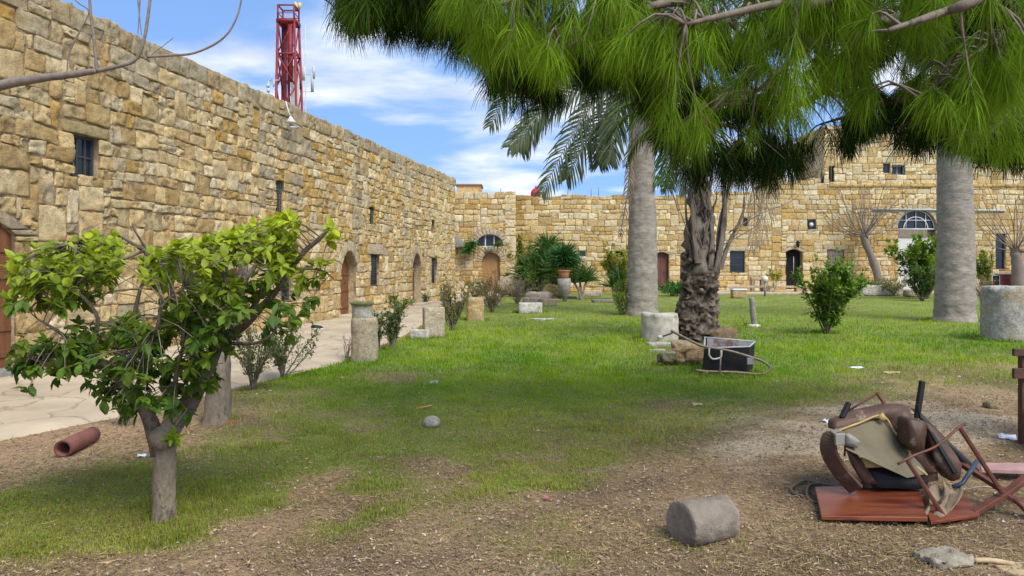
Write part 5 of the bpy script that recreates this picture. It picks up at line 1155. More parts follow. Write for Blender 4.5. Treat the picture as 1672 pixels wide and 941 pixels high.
def block(name, label, base, size, rotz=0, m='drum', nz=.03, col=(.5, .45, .35), cat='stone block', group=None, seed=1, rot=None, cut=9, rnd_=.12, kind_=None):
    bm = bmesh.new(); bmesh.ops.create_cube(bm, size=1); bmesh.ops.subdivide_edges(bm, edges=bm.edges[:], cuts=cut, use_grid_fill=True); bm.verts.ensure_lookup_table()
    V = np.array([v.co[:] for v in bm.verts]); Fq = [[v.index for v in f.verts] for f in bm.faces]; bm.free()
    s = V * 2; r = np.linalg.norm(s * np.maximum(np.abs(s) ** 4, 0), axis=1); V = V * (1 - rnd_ * np.clip(r - 1, 0, 1)[:, None]); bl = min(.92, max(0, (rnd_ - .2) * 2.6)); V = V * (1 - bl) + .56 * s / np.linalg.norm(s, axis=1)[:, None] * bl; V = V * np.array(size)
    k = min(size); sc = 1.0 / max(k, .05); V = V + np.stack([fbm(V * sc * 1.3 + seed * 7 + i * 5, 4, seed + i) for i in range(3)], 1) * nz * np.array(size).mean() * 2.2
    Rm = np.array(Matrix.Rotation(rotz, 3, 'Z')); 
    if rot is not None: Rm = Rm @ np.array(rot)
    V = V @ Rm.T; V[:, 2] -= V[:, 2].min() + .015; base = np.array(base, float)
    cc = np.array(col)[None] * (1 + .2 * fbm(V * sc + seed, 3, seed))[:, None]; mb = MB(); mb.add(V + base, Fq, c=cc); o = mb.build(name, M[m], loc=tuple(base)); return tag(o, label, cat, group)
G1 = 'old column drums and cut stones along the path'
shrub('shrub', 'dense dark green bush behind the terracotta pot and spiky cluster', gp(900, 479.5), 2.2, 1.9, 20, 2600, .13, .05, (.025, .08, .015), (.12, .2, .03), stemc=.02, bare=.05)
shrub('shrub', 'soft grey green bush in front of the big spiky cluster', gp(858, 485), 1.3, 1.0, 16, 1400, .10, .04, (.06, .11, .03), (.18, .24, .06), stemc=.014, bare=.05)
b = gp(595, 590); drum('column_drum', 'tall pitted pale drum by the path carrying a mossy smaller drum', b, .73, .228, .212, nz=.065, col=(.48, .40, .27), group=G1, seed=3)
drum('column_drum', 'short whitish drum with mossy top resting on the taller pitted drum', b + [-.04, 0, .715], .29, .165, .17, nz=.05, col=(.52, .50, .43), lip=.03, group=G1, seed=5, zb=0, moss=True)
block('stone_block', 'upright squarish pale stone block beside the path', gp(708, 552), (.45, .42, .68), .25, nz=.012, col=(.56, .48, .34), group=G1, seed=2, rnd_=.05)
block('stone_block', 'low whitish stone block left of the upright one', gp(686, 554), (.40, .26, .22), -.1, nz=.03, col=(.55, .54, .47), group=G1, seed=4)
drum('column_drum', 'short yellow stained drum before the reddish bush', gp(776, 524), .66, .26, .25, nz=.06, col=(.52, .38, .18), group=G1, seed=8, lip=.0)
block('stone_block', 'flat pale slab resting on top behind the yellow drum', gp(790, 500) + [0, 0, 0], (1.3, .5, .35), 0, nz=.02, col=(.48, .42, .33), group=G1, seed=9)
block('carved_block', 'white carved block with a dark hole on the lawn edge', gp(866, 512), (.78, .4, .36), .05, nz=.012, col=(.66, .63, .56), group=G1, seed=6, rnd_=.05)
ph = P(868, 505, gp(866, 512)[1] - .27)
block('stone_trough', 'stone trough segment with worn rim behind the white carved block', gp(868, 499), (.68, .4, .32), .03, nz=.03, col=(.42, .37, .28), group=G1, seed=12)
block('stone_block', 'low brownish block right of the trough segment', gp(897, 499.5), (.72, .4, .28), -.02, nz=.02, col=(.46, .36, .22), group=G1, seed=13, rnd_=.05)
block('stone_trough', 'long grey boat shaped stone below the spiky plants', gp(880, 492), (1.3, .5, .40), 0, m='rust_stone', nz=.05, col=(.23, .19, .155), group=G1, seed=14, rnd_=.35)
block('stone_block', 'ochre stone sloping behind the long grey boat shaped stone', gp(905, 487), (.9, .5, .55), .3, nz=.05, col=(.5, .33, .12), group=G1, seed=15, rot=Matrix.Rotation(.3, 3, 'Y'), rnd_=.3)
block('stone_slab', 'grey dark flat slab lying on the far lawn', gp(984, 494), (.95, .4, .12), .1, m='rust_stone', nz=.04, col=(.22, .19, .17), seed=16)
block('stone_slab', 'pale low slab near the far wall left of the tall palm', gp(965, 484), (1.1, .4, .30), 0, nz=.04, col=(.48, .40, .29), seed=17)
block('stone_slab', 'short pale slab at the foot of the bent spiky plant', gp(932, 487), (.6, .3, .10), 0, nz=.04, col=(.5, .44, .33), seed=18)
block('boulder', 'big rounded grey brown rock behind the dry straw bush', gp(838, 484), (1.7, 1., .95), 0, nz=.10, col=(.33, .27, .19), cat='rock', seed=19, rnd_=.5)
block('stone_fragment', 'small white stone chip on the lawn before the white carved block', gp(887, 523), (.62, .15, .06), .1, nz=.05, col=(.62, .6, .52), seed=20)
# terracotta pot on pedestal
bb = G(922, 493); bb2 = (bb[0], bb[1], 0); t = thing('plant_pot', 'terracotta and grey tapered stone pedestal pot holding the cycad', 'plant pot', bb2)
zc = lambda py: EYE - (py - HY) / F * bb[1]
mb = MB(); mb.tube([(bb[0], bb[1], zc(494)), (bb[0], bb[1], zc(484)), (bb[0], bb[1], zc(480)), (bb[0] - .02, bb[1], zc(466)), (bb[0] - .03, bb[1], zc(455))], [.09, .11, .24, .29, .28], 20, nz=.12, fq=5); mb.build('pedestal', M['greystone'], t)
mb = MB(); mb.tube([(bb[0] - .03, bb[1], zc(456)), (bb[0] - .03, bb[1], zc(448)), (bb[0] - .03, bb[1], zc(443.5)), (bb[0] - .03, bb[1], zc(443)), (bb[0] - .03, bb[1], zc(441.5))], [.21, .23, .25, .27, .27], 20, nz=.03); mb.build('pot', M['terracotta'], t)
# big grey drum by gnarled palm and others
drum('stone_drum', 'low wide grey stone drum standing left of the gnarled palm', gp(1077, 558), .60, .39, .38, m='rust_stone', nz=.04, col=(.42, .385, .31), seed=21, hole=True, group='grey stone drums on the lawn')
bR = gp(1648, 556); drum('stone_drum', 'large pale grey stone drum at the right edge of the lawn', bR + [.10, .1, 0], 1.16, .56, .56, m='drum', nz=.015, col=(.50, .47, .41), seed=22, group='grey stone drums on the lawn')
block('stone_slab', 'small pale slab at the foot of the low wide grey drum', gp(1077, 568), (.50, .28, .10), .1, nz=.03, col=(.5, .46, .38), seed=23)
block('stone_slab', 'flat white stone lying in front of the small pale slab', gp(1072, 575), (.30, .15, .05), .0, nz=.03, col=(.55, .52, .45), seed=24)
block('pebble', 'round white pebble on the small pale slab', gp(1077, 562) + [0, 0, .10], (.09, .09, .08), 0, nz=.05, col=(.65, .63, .58), cat='pebble', seed=25, rnd_=.5, cut=5)
block('rock', 'ochre brown rock between gnarled trunk and wheelbarrow', gp(1127, 598), (.5, .36, .25), .1, nz=.15, col=(.38, .26, .14), cat='rock', seed=26, rnd_=.35, group='rocks by the gnarled palm')
block('rock', 'mossy grey rock left of the ochre brown rock', gp(1092, 598), (.34, .28, .20), .4, nz=.14, col=(.28, .27, .15), cat='rock', seed=27, rnd_=.4, group='rocks by the gnarled palm')
block('rock', 'low tan rock against the foot of the gnarled trunk', gp(1118, 574), (.5, .26, .16), 0, nz=.09, col=(.38, .28, .17), cat='rock', seed=28, rnd_=.4, group='rocks by the gnarled palm')
block('rock', 'reddish brown rock just behind the wheelbarrow', gp(1184, 562), (.52, .32, .30), 0, nz=.14, col=(.22, .15, .09), cat='rock', seed=29, rnd_=.35, group='rocks by the gnarled palm')
# leaning post on foot
b = gp(1230, 534); t = thing('stone_post', 'thin leaning stone post with pale foot alone on the lawn', 'post', tuple(b))
mb = MB(); mb.tube(spline([b + [.03, 0, 0], P(1229, 505, b[1]), P(1227, 486, b[1])], 12), np.linspace(.085, .062, 12), 10, nz=.15, fq=6); mb.build('shaft', M['greystone'], t)
mb = MB(); mb.tube([b + [.02, 0, -.02], b + [.02, 0, .045], b + [.02, 0, .06]], [.19, .17, .1], 12, nz=.15, fq=7); mb.build('base', M['white'], t)
# bench and slabs by far wall
pb = np.array([14.6, 42.3, .055]); t = thing('stone_bench', 'long low stone bench in front of the far wall left of the open doorway', 'bench', tuple(pb))
mb = MB(); mb.box(pb + [0, 0, .33], (4.6, .45, .12), col=(.5, .4, .27)); mb.build('seat', M['drum'], t, bevel=.02, smooth=False)
for dx in (-1.7, 0., 1.9): mb = MB(); mb.box(pb + [dx, 0, .145], (.4, .4, .29), col=(.45, .34, .2)); mb.build('leg', M['drum'], t, bevel=.02, smooth=False)
b = gp(1206, 487); block('stone_block', 'brown block seat with white top on the edge of the far lawn', b, (.7, .4, .42), 0, nz=.03, col=(.44, .30, .16), seed=31); mb = MB(); mb.box(b + [0, 0, .43], (.72, .45, .05)); o = mb.build('paper_sheet', M['paper'], loc=tuple(b + [0, 0, .41]), smooth=False, bevel=.01); tag(o, 'white sheet lying on the brown block seat by the far lawn', 'sheet')
pt = P(1236, 472, 43.1); t = thing('stone_stool', 'small carved stone seat against the far wall beside the open doorway', 'stool', (pt[0], 43.1, .055)); mb = MB(); mb.box((pt[0], 43.1, .85), (.75, .35, .16), col=(.5, .4, .27)); mb.build('seat', M['drum'], t, bevel=.02, smooth=False)
for dx in (-.28, .28): mb = MB(); mb.box((pt[0] + dx, 43.1, .41), (.16, .3, .7), col=(.4, .32, .2)); mb.build('leg', M['drum'], t, bevel=.02, smooth=False)
b = G(1249, 484); t = thing('garden_lamp', 'short dark post with round white globe before the far wall', 'lamp', (b[0], b[1], 0)); mb = MB(); mb.tube([b, b + [0, 0, .75]], .05, 8); mb.build('post', M['greystone'], t); mb = MB(); mb.tube([b + [0, 0, z_] for z_ in (.72, .78, .9, 1.02, 1.08)], [.06, .14, .18, .13, .03], 12); mb.build('globe', M['white'], t)
block('stone_block', 'square stone block on the paving by the open doorway', np.array([16.9, 43.0, .055]), (.45, .4, .5), 0, nz=.02, col=(.48, .38, .25), seed=33)
block('stone_block', 'white low block at the foot of the wall left of the bright young tree', gp(1438, 483) + [0, 0, .0], (2.2, .5, .55), 0, nz=.02, col=(.62, .58, .50), seed=34)
for k_, (px, w_) in enumerate(((1488, .7), (1497, .5), (1548, .8))): block('rock', ['pale rock below the white panelled door', 'small tan rock beside the pale one under the white door', 'pale rock at the left foot of the thick palm'][k_], gp(px, 485), (w_, .4, .4), .2 * k_, nz=.08, col=(.46, .38, .27), cat='rock', seed=40 + k_, rnd_=.35)
# foreground stones
b = gp(1153, 890); Y0 = b[1]
Vd = None
mb = MB(); n = 64; ns = 30; ax = unit([1.0, .50, 0]); Lc = .335; rc = .130
cen = np.array([b[0], Y0 + .06, rc - .01]); s_ = np.concatenate([[-.5, -.49, -.47], np.linspace(-.44, .44, ns - 6), [.47, .49, .5]]); u_ = np.cross(ax, [0, 0, 1.]); ang = np.arange(n) / n * 2 * np.pi; V = []
for k, s in enumerate(s_):
    e = min(1, max(0, (.5 - abs(s)) / .03)); rr = rc * (.955 + .045 * math.sqrt(min(1, e))) * (1 - .05 * s) 
    V.append(cen + ax * Lc * s + rr * (np.cos(ang)[:, None] * u_ + np.sin(ang)[:, None] * np.array([0, 0, 1.])))
for s, sgn in ((-.5, 1), (.5, 1)):
    pass
V = np.array(V); e0 = [cen - ax * Lc * .505 + (V[0] - (cen - ax * Lc * .5)) * f for f in (.85, .6, .3, .0)]; e1 = [cen + ax * Lc * .505 + (V[-1] - (cen + ax * Lc * .5)) * f for f in (.85, .6, .3, .0)]
V = np.array(e0[::-1] + list(V) + e1).reshape(-1, 3); f1 = fbm(V * 9, 4, 4); f2 = fbm(V * 30, 3, 5); chip = sstep(.15, .45, vnoise(V * 6 + 2, 9))
V = V + (V - cen) * (.028 * f1 + .026 * f2 - .05 * chip)[:, None]
ns2 = ns + 8; i, j = np.meshgrid(np.arange(ns2 - 1), np.arange(n), indexing='ij'); q = np.stack([i * n + j, i * n + (j + 1) % n, (i + 1) * n + (j + 1) % n, (i + 1) * n + j], -1).reshape(-1, 4)
mb.add(V, q, c=np.array([.26, .215, .165])[None] * (1 + .5 * f1)[:, None]); tag(mb.build('column_fragment', M['rust_stone'], loc=tuple(b)), 'short thick grey stone cylinder lying on its side in the foreground dirt', 'stone')
block('rock', 'round white stone on the bare patch before the lawn', gp(705, 698), (.155, .13, .11), 0, nz=.05, col=(.62, .58, .48), cat='rock', seed=50, rnd_=.55)
block('stone_chip', 'small white oblong chip lying on the green lawn', gp(708, 628), (.15, .07, .055), .9, nz=.05, col=(.68, .68, .65), seed=51, rnd_=.4, cut=5, cat='stone chip')
block('rock', 'flat angular grey stone half buried in the right foreground', gp(1541, 918), (.26, .20, .045), .2, m='rust_stone', nz=.09, col=(.30, .26, .19), cat='rock', seed=52, rnd_=.3)
block('rock', 'small brown rock in the dirt behind the broken furniture', gp(1618, 664), (.15, .12, .09), 0, nz=.08, col=(.30, .24, .14), cat='rock', seed=53, rnd_=.5)
block('brick_piece', 'small reddish brick piece on the ground behind the foreground tree', gp(377, 691), (.11, .07, .035), .2, nz=.05, col=(.36, .14, .07), cat='brick', seed=54, rnd_=.3, cut=5)
mb = MB(); a_ = gp(679, 671); c_ = gp(706, 667); mb.tube([a_ + [0, 0, .02], c_ + [0, 0, .03]], .007, 6); tag(mb.build('stick', M['yellow'], loc=tuple(a_)), 'bright yellow stick lying on the grass near the white stone', 'stick')
# clay pipe
a_ = gp(102, 750) + [0, 0, .072]; c_ = gp(151, 723) + [0, 0, .068]; mb = MB(); d_ = c_ - a_; 
mb.tube([a_, a_ + d_ * .3, a_ + d_ * .7, c_], .070, 28, cap=False); mb.tube([c_, a_], .061, 28, cap=False); 
na = 28; 
t = mb.build('clay_pipe', M['pipe'], loc=tuple(a_)); tag(t, 'length of reddish clay pipe lying on the dirt by the path', 'pipe'); sm = t.modifiers.new('s', 'SOLIDIFY'); sm.thickness = .004
# shoe on path
b = G(517, 538); t = thing('shoe', 'single dark and white shoe lying on the path below the wall', 'shoe', tuple(b)); mb = MB(); mb.tube(spline([b + [-.14, 0, .05], b + [-.05, 0, .06], b + [.06, 0, .05], b + [.15, .02, .035]], 8), [.03, .055, .06, .055, .05, .05, .045, .02], 10); mb.build('upper', M['blackplastic'], t); mb = MB(); mb.box(b + [0, 0, .015], (.32, .11, .03)); mb.build('sole', M['white'], t, bevel=.01)
# little things
for k_, (px, py) in enumerate(((892, 821), (834, 812), (1040, 725))):
    p = gp(px, py) + [0, 0, .02]; mb = MB(); n_ = 6; a = np.arange(n_) * 1.05 + k_; d = np.stack([np.cos(a), np.sin(a), np.full(n_, .35)], 1); leaves(mb, np.repeat([p], n_, 0), d, np.tile([0, 0, 1.], (n_, 1)), .028, .022, np.tile([[.65, .2, .3], [.42, .22, .22], [.6, .16, .22]][k_], (n_, 1)))
    tag(mb.build('fallen_flower', M['leaf'], loc=tuple(p)), ['bright pink fallen flower in the middle foreground dirt', 'faded brownish pink flower left of the bright pink one', 'small pink blossom on the bare strip below the lawn'][k_], 'flower', 'fallen flowers on the dirt')
for k_, (px, py, dx) in enumerate(((1508, 912, .04), (1528, 916, .05), (208, 768, .06))):
    p = gp(px, py) + [0, 0, .012]; mb = MB(); leaves(mb, [p], np.array([[1., .3 * k_ - .3, .1]]), np.array([[0, -.3, 1.]]), dx, .02, np.array([[.6, .14, .28]])); tag(mb.build('petal', M['leaf'], loc=tuple(p)), ['pink petal strip left of the flat angular stone', 'pink petal against the near side of the flat angular stone', 'pink scrap near the foreground tree trunk on its left'][k_], 'petal', 'pink scraps on the dirt')
for k_, (px, py, sx, sy, rz, c_) in enumerate(((1352, 690, .10, .06, .3, 0), (1645, 719, .14, .08, -.5, 0), (1398, 603, .22, .05, 0, 0), (1455, 610, .26, .06, .1, 1), (1138, 662, .12, .05, .2, 1), (232, 750, .07, .03, .5, 0), (1492, 678, .13, .05, 0, 1))):
    p = gp(px, py) + [0, 0, .02]; R_ = Matrix.Rotation(rz, 3, 'Z') @ Matrix.Rotation(.12, 3, 'X'); mb = MB(); g_ = np.linspace(-.5, .5, 5); A, B = np.meshgrid(g_, g_, indexing='ij'); V = np.stack([A.ravel() * sx, B.ravel() * sy * 1.6, .012 * vnoise(np.stack([A.ravel() * 4 + k_, B.ravel() * 4, A.ravel() * 0], 1))], 1) @ np.array(R_).T + p
    ids = np.arange(25).reshape(5, 5); mb.add(V, np.stack([ids[:-1, :-1], ids[1:, :-1], ids[1:, 1:], ids[:-1, 1:]], -1).reshape(-1, 4)); o = mb.build('paper_scrap', M['plainwood' if c_ else 'paper'], loc=tuple(p)); s_m = o.modifiers.new('s', 'SOLIDIFY'); s_m.thickness = .003
    tag(o, ['crumpled pale blue scrap left of the broken armchair', 'bluish white scrap on the dirt at the far right', 'thin bluish scrap on the lawn right of the wheelbarrow', 'beige flat scrap at the edge of the lawn', 'beige scrap on dirt below the wheelbarrow', 'white scrap beside the foreground tree trunk', 'beige scrap just behind the broken armchair'][k_], 'scrap', 'scraps on the ground')
# wood pieces lower right
mb = MB(); p0 = gp(1590, 922) + [0, 0, .02]; p1 = gp(1655, 926) + [0, 0, .02]; mb.tube(spline([p0, (p0 + p1) / 2 + [0, .01, .005], p1], 8), .014, 8, nz=.15, fq=20); tag(mb.build('stick', M['plainwood'], loc=tuple(p0)), 'pale broken stick in the lower right corner', 'stick')
block('bark_board', 'ragged pale plank piece at the lower right corner', gp(1668, 930), (.22, .17, .02), .3, m='plainwood', nz=.03, col=(.4, .35, .25), cat='plank', seed=60, rnd_=.1)
# ------------------------------------------------------------------ wheelbarrow lying on its side (opening up)
YW = G(1190, 612)[1]; W3 = lambda x, y, d=0: P(x, y, YW + d)
t = thing('wheelbarrow', 'overturned black metal wheelbarrow with cement stained tray beside the gnarled palm', 'wheelbarrow', tuple(gp(1190, 612)))
# tray : front lower edge on ground; four slanting walls, thin sheet
A0 = W3(1148, 606); A1 = W3(1226, 606); A2 = W3(1231, 558, .45); A3 = W3(1150, 551, .45)      # near-bottom L,R ; far-top R,L
T0 = W3(1149, 567, 0); T1 = W3(1208, 574, 0); 
mb = MB(); th = np.array([0, .012, 0])
def sheet(mb, pts, off): mb.hexa(pts, off)
F0, F1, F2, F3 = W3(1147, 605, .0), W3(1219, 607, .02), W3(1224, 566, .05), W3(1150, 569, .0)         # front face
bk = np.array([.10, .62, .0])
sheet(mb, [F0, F1, F2, F3], [0, .014, 0])
R0 = W3(1229, 604, .42); R1 = W3(1233, 558, .46)
sheet(mb, [F1 + [0, .015, 0], R0, R1, F2 + [0, .015, 0]], [-.012, 0, 0])
L0 = W3(1150, 600, .42); L1 = W3(1151, 551, .5)
sheet(mb, [F0 + [0, .015, 0], L0, L1, F3 + [0, .015, 0]], [.012, 0, 0])
sheet(mb, [L0 + [0, 0, .02], R0 + [0, 0, .02], F1 + [0, .02, .02], F0 + [0, .02, .02]], [0, 0, .012])
sheet(mb, [L0 + [.014, 0, 0], R0 - [.014, 0, 0], R1 - [.014, 0, 0], L1 + [.014, 0, 0]], [0, .012, 0])
tr = mb.build('tray', M['blackmetal'], t, smooth=False)
mb = MB(); sheet(mb, [L0 + [.03, -.004, .05], R0 + [-.03, -.004, .05], R1 + [-.03, -.004, -.01], L1 + [.03, -.004, -.01]], [0, -.006, 0]); mb.build('tray_inside', M['trayin'], tr, smooth=False)
mb = MB()
for a, b_ in ((F3, F2), (F2, R1), (R1, L1), (L1, F3)): mb.tube([a, b_], .013, 6)
mb.build('tray_rim', M['greysteel'], tr)
mb = MB(); mb.tube(spline([W3(1096, 540, -.05), W3(1130, 558, -.06), W3(1150, 566, -.07), W3(1190, 573, -.08), W3(1225, 583, -.08), W3(1245, 590, -.08), W3(1257, 600, -.07), W3(1250, 609, -.08), W3(1235, 611, -.08), W3(1200, 608, -.08), W3(1160, 607, -.08), W3(1136, 605, -.06)], 60), .019, 8)
mb.build('tube_frame', M['tube'], t)
mb = MB(); mb.tube(spline([W3(1158, 569, -.09), W3(1158, 580, -.10), W3(1163, 586, -.10), W3(1170, 586, -.10), W3(1177, 583, -.10), W3(1178, 572, -.09)], 24), .013, 8); mb.build('stand', M['white'], t)
mb = MB(); mb.tube([W3(1177, 573, -.10), W3(1176, 600, -.10), W3(1175, 613, -.10), W3(1172, 617, -.1)], .013, 6); mb.tube([W3(1154, 607, -.10), W3(1154, 616, -.10)], .012, 6); mb.tube(spline([W3(1083, 549, .1), W3(1095, 545, 0), W3(1100, 542, 0)], 6), .014, 6); mb.build('strut', M['tube'], t)
mb = MB(); mb.box(W3(1225, 590, -.09), (.10, .03, .10)); mb.build('bracket', M['trayin'], t, smooth=False, bevel=.01)
mb = MB(); mb.tube(spline([W3(1228, 592, .0), W3(1238, 592, 0), W3(1243, 589, 0)], 8), .007, 6); mb.build('wire', M['tube'], t)

# ------------------------------------------------------------------ heap of broken furniture
def Q(x, y, Y=4.85): return P(x, y, Y)
YF = 4.85
def gY(py, z=0): return F * (EYE - z) / (py - HY)
# table panel
z0 = .035; pA = G(1341, 850, z0); pB = G(1515, 853, z0); pC = G(1500, 797, z0 + .03); pD = G(1330, 802, z0 + .02)
M['redwood'] = M['redwood']
mb = MB(); mb.hexa([pA, pB, pC, pD], (0, 0, .03)); o = mb.build('table_panel', M['redwood'], loc=tuple((pA + pC) / 2), smooth=False, bevel=.006); tag(o, 'glossy red brown wooden panel lying flat under the broken armchair', 'panel')
pA = G(1520, 858, .03); pB = G(1600, 845, .03); pC = G(1570, 806, .05); pD = G(1500, 812, .05)
mb = MB(); mb.hexa([pA, pB, pC, pD], (0, 0, .022)); o = mb.build('table_panel', M['redwood'], loc=tuple((pA + pC) / 2), smooth=False, bevel=.005); tag(o, 'smaller red brown board lying right of the large glossy panel', 'panel')
pA = G(1602, 772, .05); pB = G(1700, 776, .05); pC = G(1695, 762, .05); pD = G(1600, 762, .05)
mb = MB(); mb.hexa([pA, pB, pC, pD], (0, 0, .03)); o = mb.build('plank', simple('faded_pink_wood', (.38, .22, .20), .6, var=.2), loc=tuple((pA + pC) / 2), smooth=False, bevel=.005); tag(o, 'faded pinkish plank lying behind the broken chair frame', 'plank')
# armchair
t = thing('broken_armchair', 'overturned broken brown vinyl armchair showing its olive underside board', 'armchair', tuple(G(1440, 800)))
def S(x, y, d=0): return P(x, y, 4.9 + d)
A_, B_, C_, D_ = S(1364, 704, .05), S(1441, 679, .25), S(1514, 774, .05), S(1384, 735, -.12)
C2 = S(1482, 781, -.05)
mb = MB(); mb.hexa([A_, B_, S(1483, 728, .18), C_, C2, S(1440, 762, -.10), D_], np.array([.006, .03, .012])); o = mb.build('underside_board', M['board'], t, smooth=False, bevel=.004)
back = np.array([.035, .16, .07])
def pad(mb, pts, off, seg=7, puff=.03):
    pts = np.asarray(pts, float); off = np.asarray(off, float); k = len(pts); c = pts.mean(0); V = []
    for s in np.linspace(0, 1, seg):
        g = 1 + .015 * math.sin(s * math.pi) - .05 * (1 - math.sqrt(max(0, 1 - (2 * abs(s - .5)) ** 8)))
        V.append(c + (pts - c) * g + off * s)
    V = np.array(V)
    # refine the outline
    m = k * 5; VV = []
    for row in V:
        r = []
        for i in range(k):
            a, b = row[i], row[(i + 1) % k]
            for f in np.arange(5) / 5: r.append(a + (b - a) * f)
        r = np.array(r); r = (np.roll(r, 1, 0) + r * 4 + np.roll(r, -1, 0)) / 6; VV.append(r)
    V = np.array(VV).reshape(-1, 3); V = V + puff * .35 * np.stack([fbm(V * 9 + i * 7, 3, i) for i in range(3)], 1)
    cs = [V[:m].mean(0), V[-m:].mean(0)]; V = np.vstack([V, cs]); i, j = np.meshgrid(np.arange(seg - 1), np.arange(m), indexing='ij')
    q = np.stack([i * m + j, i * m + (j + 1) % m, (i + 1) * m + (j + 1) % m, (i + 1) * m + j], -1).reshape(-1, 4)
    tt = [[seg * m, (x + 1) % m, x] for x in range(m)] + [[seg * m + 1, (seg - 1) * m + x, (seg - 1) * m + (x + 1) % m] for x in range(m)]; mb.add(V, q, tt)
mb = MB(); pad(mb, [S(1363, 703, .07), S(1364, 687, .1), S(1410, 671, .25), S(1455, 660, .3), S(1478, 660, .32), S(1491, 676, .3), S(1497, 700, .25), S(1484, 730, .2), S(1445, 684, .26)], (.01, .15, -.02)); mb.build('seat_cushion', M['leather'], t)
mb = MB(); pad(mb, [B_ + [.01, .01, 0], S(1484, 668, .3), S(1512, 730, .2), S(1540, 772, .1), S(1512, 776, .06)], (.05, .12, .02)); mb.build('side_panel', M['leather'], t)
mb = MB(); mb.tube(spline([S(1365, 705, .04), S(1400, 692, .12), S(1440, 679, .2), S(1462, 707, .18), S(1483, 728, .12), S(1486, 752, .1), S(1500, 765, .06), S(1514, 776, .03)], 40), .008, 6, nz=.25, fq=30)
mb.hexa([S(1434, 680, .17), S(1442, 674, .17), S(1448, 684, .17), S(1440, 690, .17)], (0, .008, 0)); mb.build('torn_piping', M['piping'], t)
mb = MB(); pad(mb, [S(1485, 686, .0), S(1511, 688, .0), S(1514, 706, .0), S(1510, 735, .0), S(1498, 742, .0), S(1484, 728, .0)], (.0, .16, .0), puff=.03); mb.build('armrest', M['leather'], t)
mb = MB(); pad(mb, [S(1511, 690, .12), S(1530, 700, .12), S(1560, 740, .1), S(1572, 762, .06), S(1568, 785, .05), S(1556, 789, .04), S(1530, 760, .08)], (.02, .2, .0), puff=.02); mb.build('backrest', M['leather'], t)
mb = MB(); mb.hexa([S(1490, 668, .36), S(1502, 672, .36), S(1545, 716, .3), S(1600, 768, .2), S(1594, 775, .2), S(1540, 730, .3)], (.01, .05, .0)); mb.hexa([S(1515, 700, .10), S(1524, 706, .10), S(1566, 772, .04), S(1558, 774, .04)], (.0, .02, .0)); mb.build('back_frame', M['blackplastic'], t, smooth=False, bevel=.004)
mb = MB(); mb.beam(S(1506, 622, .1), S(1497, 683, .1), .036, .03); mb.tube([S(1498, 660, .08), S(1503, 684, .08)], .008, 6); mb.build('leg', M['blackplastic'], t, smooth=False, bevel=.006)
mb = MB(); mb.beam(S(1386, 658, .2), S(1374, 683, .15), .034, .03); mb.build('leg', M['blackplastic'], t, smooth=False, bevel=.006)
# curved arm at left: flat board strip
def band(mb, pts, w, th, side):
    s = spline(pts, 22); tan = np.gradient(s, axis=0); tan /= np.linalg.norm(tan, axis=1)[:, None]; sd = np.array(side, float); V = []
    for p, t_ in zip(s, tan):
        x = sd - t_ * (sd @ t_); x /= np.linalg.norm(x); y = np.cross(t_, x)
        for a, b in ((-1, -1), (1, -1), (1, 1), (-1, 1)): V.append(p + x * w / 2 * a + y * th / 2 * b)
    i, j = np.meshgrid(np.arange(21), np.arange(4), indexing='ij'); q = np.stack([i * 4 + j, i * 4 + (j + 1) % 4, (i + 1) * 4 + (j + 1) % 4, (i + 1) * 4 + j], -1).reshape(-1, 4)
    q = np.vstack([q, [[3, 2, 1, 0], [84, 85, 86, 87]]]); mb.add(np.array(V), q)
mb = MB(); band(mb, [S(1378, 712, -.02), S(1358, 712, -.03), S(1353, 735, -.03), S(1368, 765, -.03), S(1398, 800, -.05)], .105, .03, (1, -.9, .35)); mb.build('curved_arm', M['leather'], t, smooth=False, bevel=.004)
mb = MB(); mb.hexa([S(1364, 709, -.10), S(1381, 708, -.10), S(1381, 727, -.10), S(1365, 729, -.10)], (.01, .12, 0)); mb.build('armrest_end', M['greyfoam'], t, smooth=False, bevel=.006)
mb = MB(); pad(mb, [S(1382, 709, -.11), S(1396, 713, -.11), S(1406, 722, -.11), S(1400, 733, -.11), S(1382, 728, -.11)], (.01, .12, 0), puff=.005); mb.build('armrest_block', M['greyfoam'], t)
mb = MB(); pad(mb, [S(1385, 738, -.08), S(1402, 744, -.05), S(1420, 770, .0), S(1435, 792, .02), S(1412, 792, 0), S(1396, 766, -.05)], (.02, .1, 0), puff=.01); mb.build('lower_arm', M['leather'], t)
mb = MB(); pad(mb, [S(1415, 765, .05), S(1450, 764, .05), S(1490, 782, .04), S(1520, 785, .05), S(1512, 800, .0), S(1430, 798, .0)], (.0, .2, 0), puff=.02); mb.build('dust_cover', M['blackplastic'], t)
mb = MB(); mb.hexa([S(1408, 748, -.02), S(1448, 763, -.02), S(1416, 764, -.02), S(1404, 758, -.02)], (0, .02, 0)); mb.build('torn_lining', M['piping'], t, smooth=False)
mb = MB(); band(mb, [S(1400, 797, .1), S(1440, 792, .12), S(1490, 783, .12), S(1530, 776, .12)], .07, .02, (0, 0, 1)); mb.build('lower_rail', M['leather'], t, smooth=False)
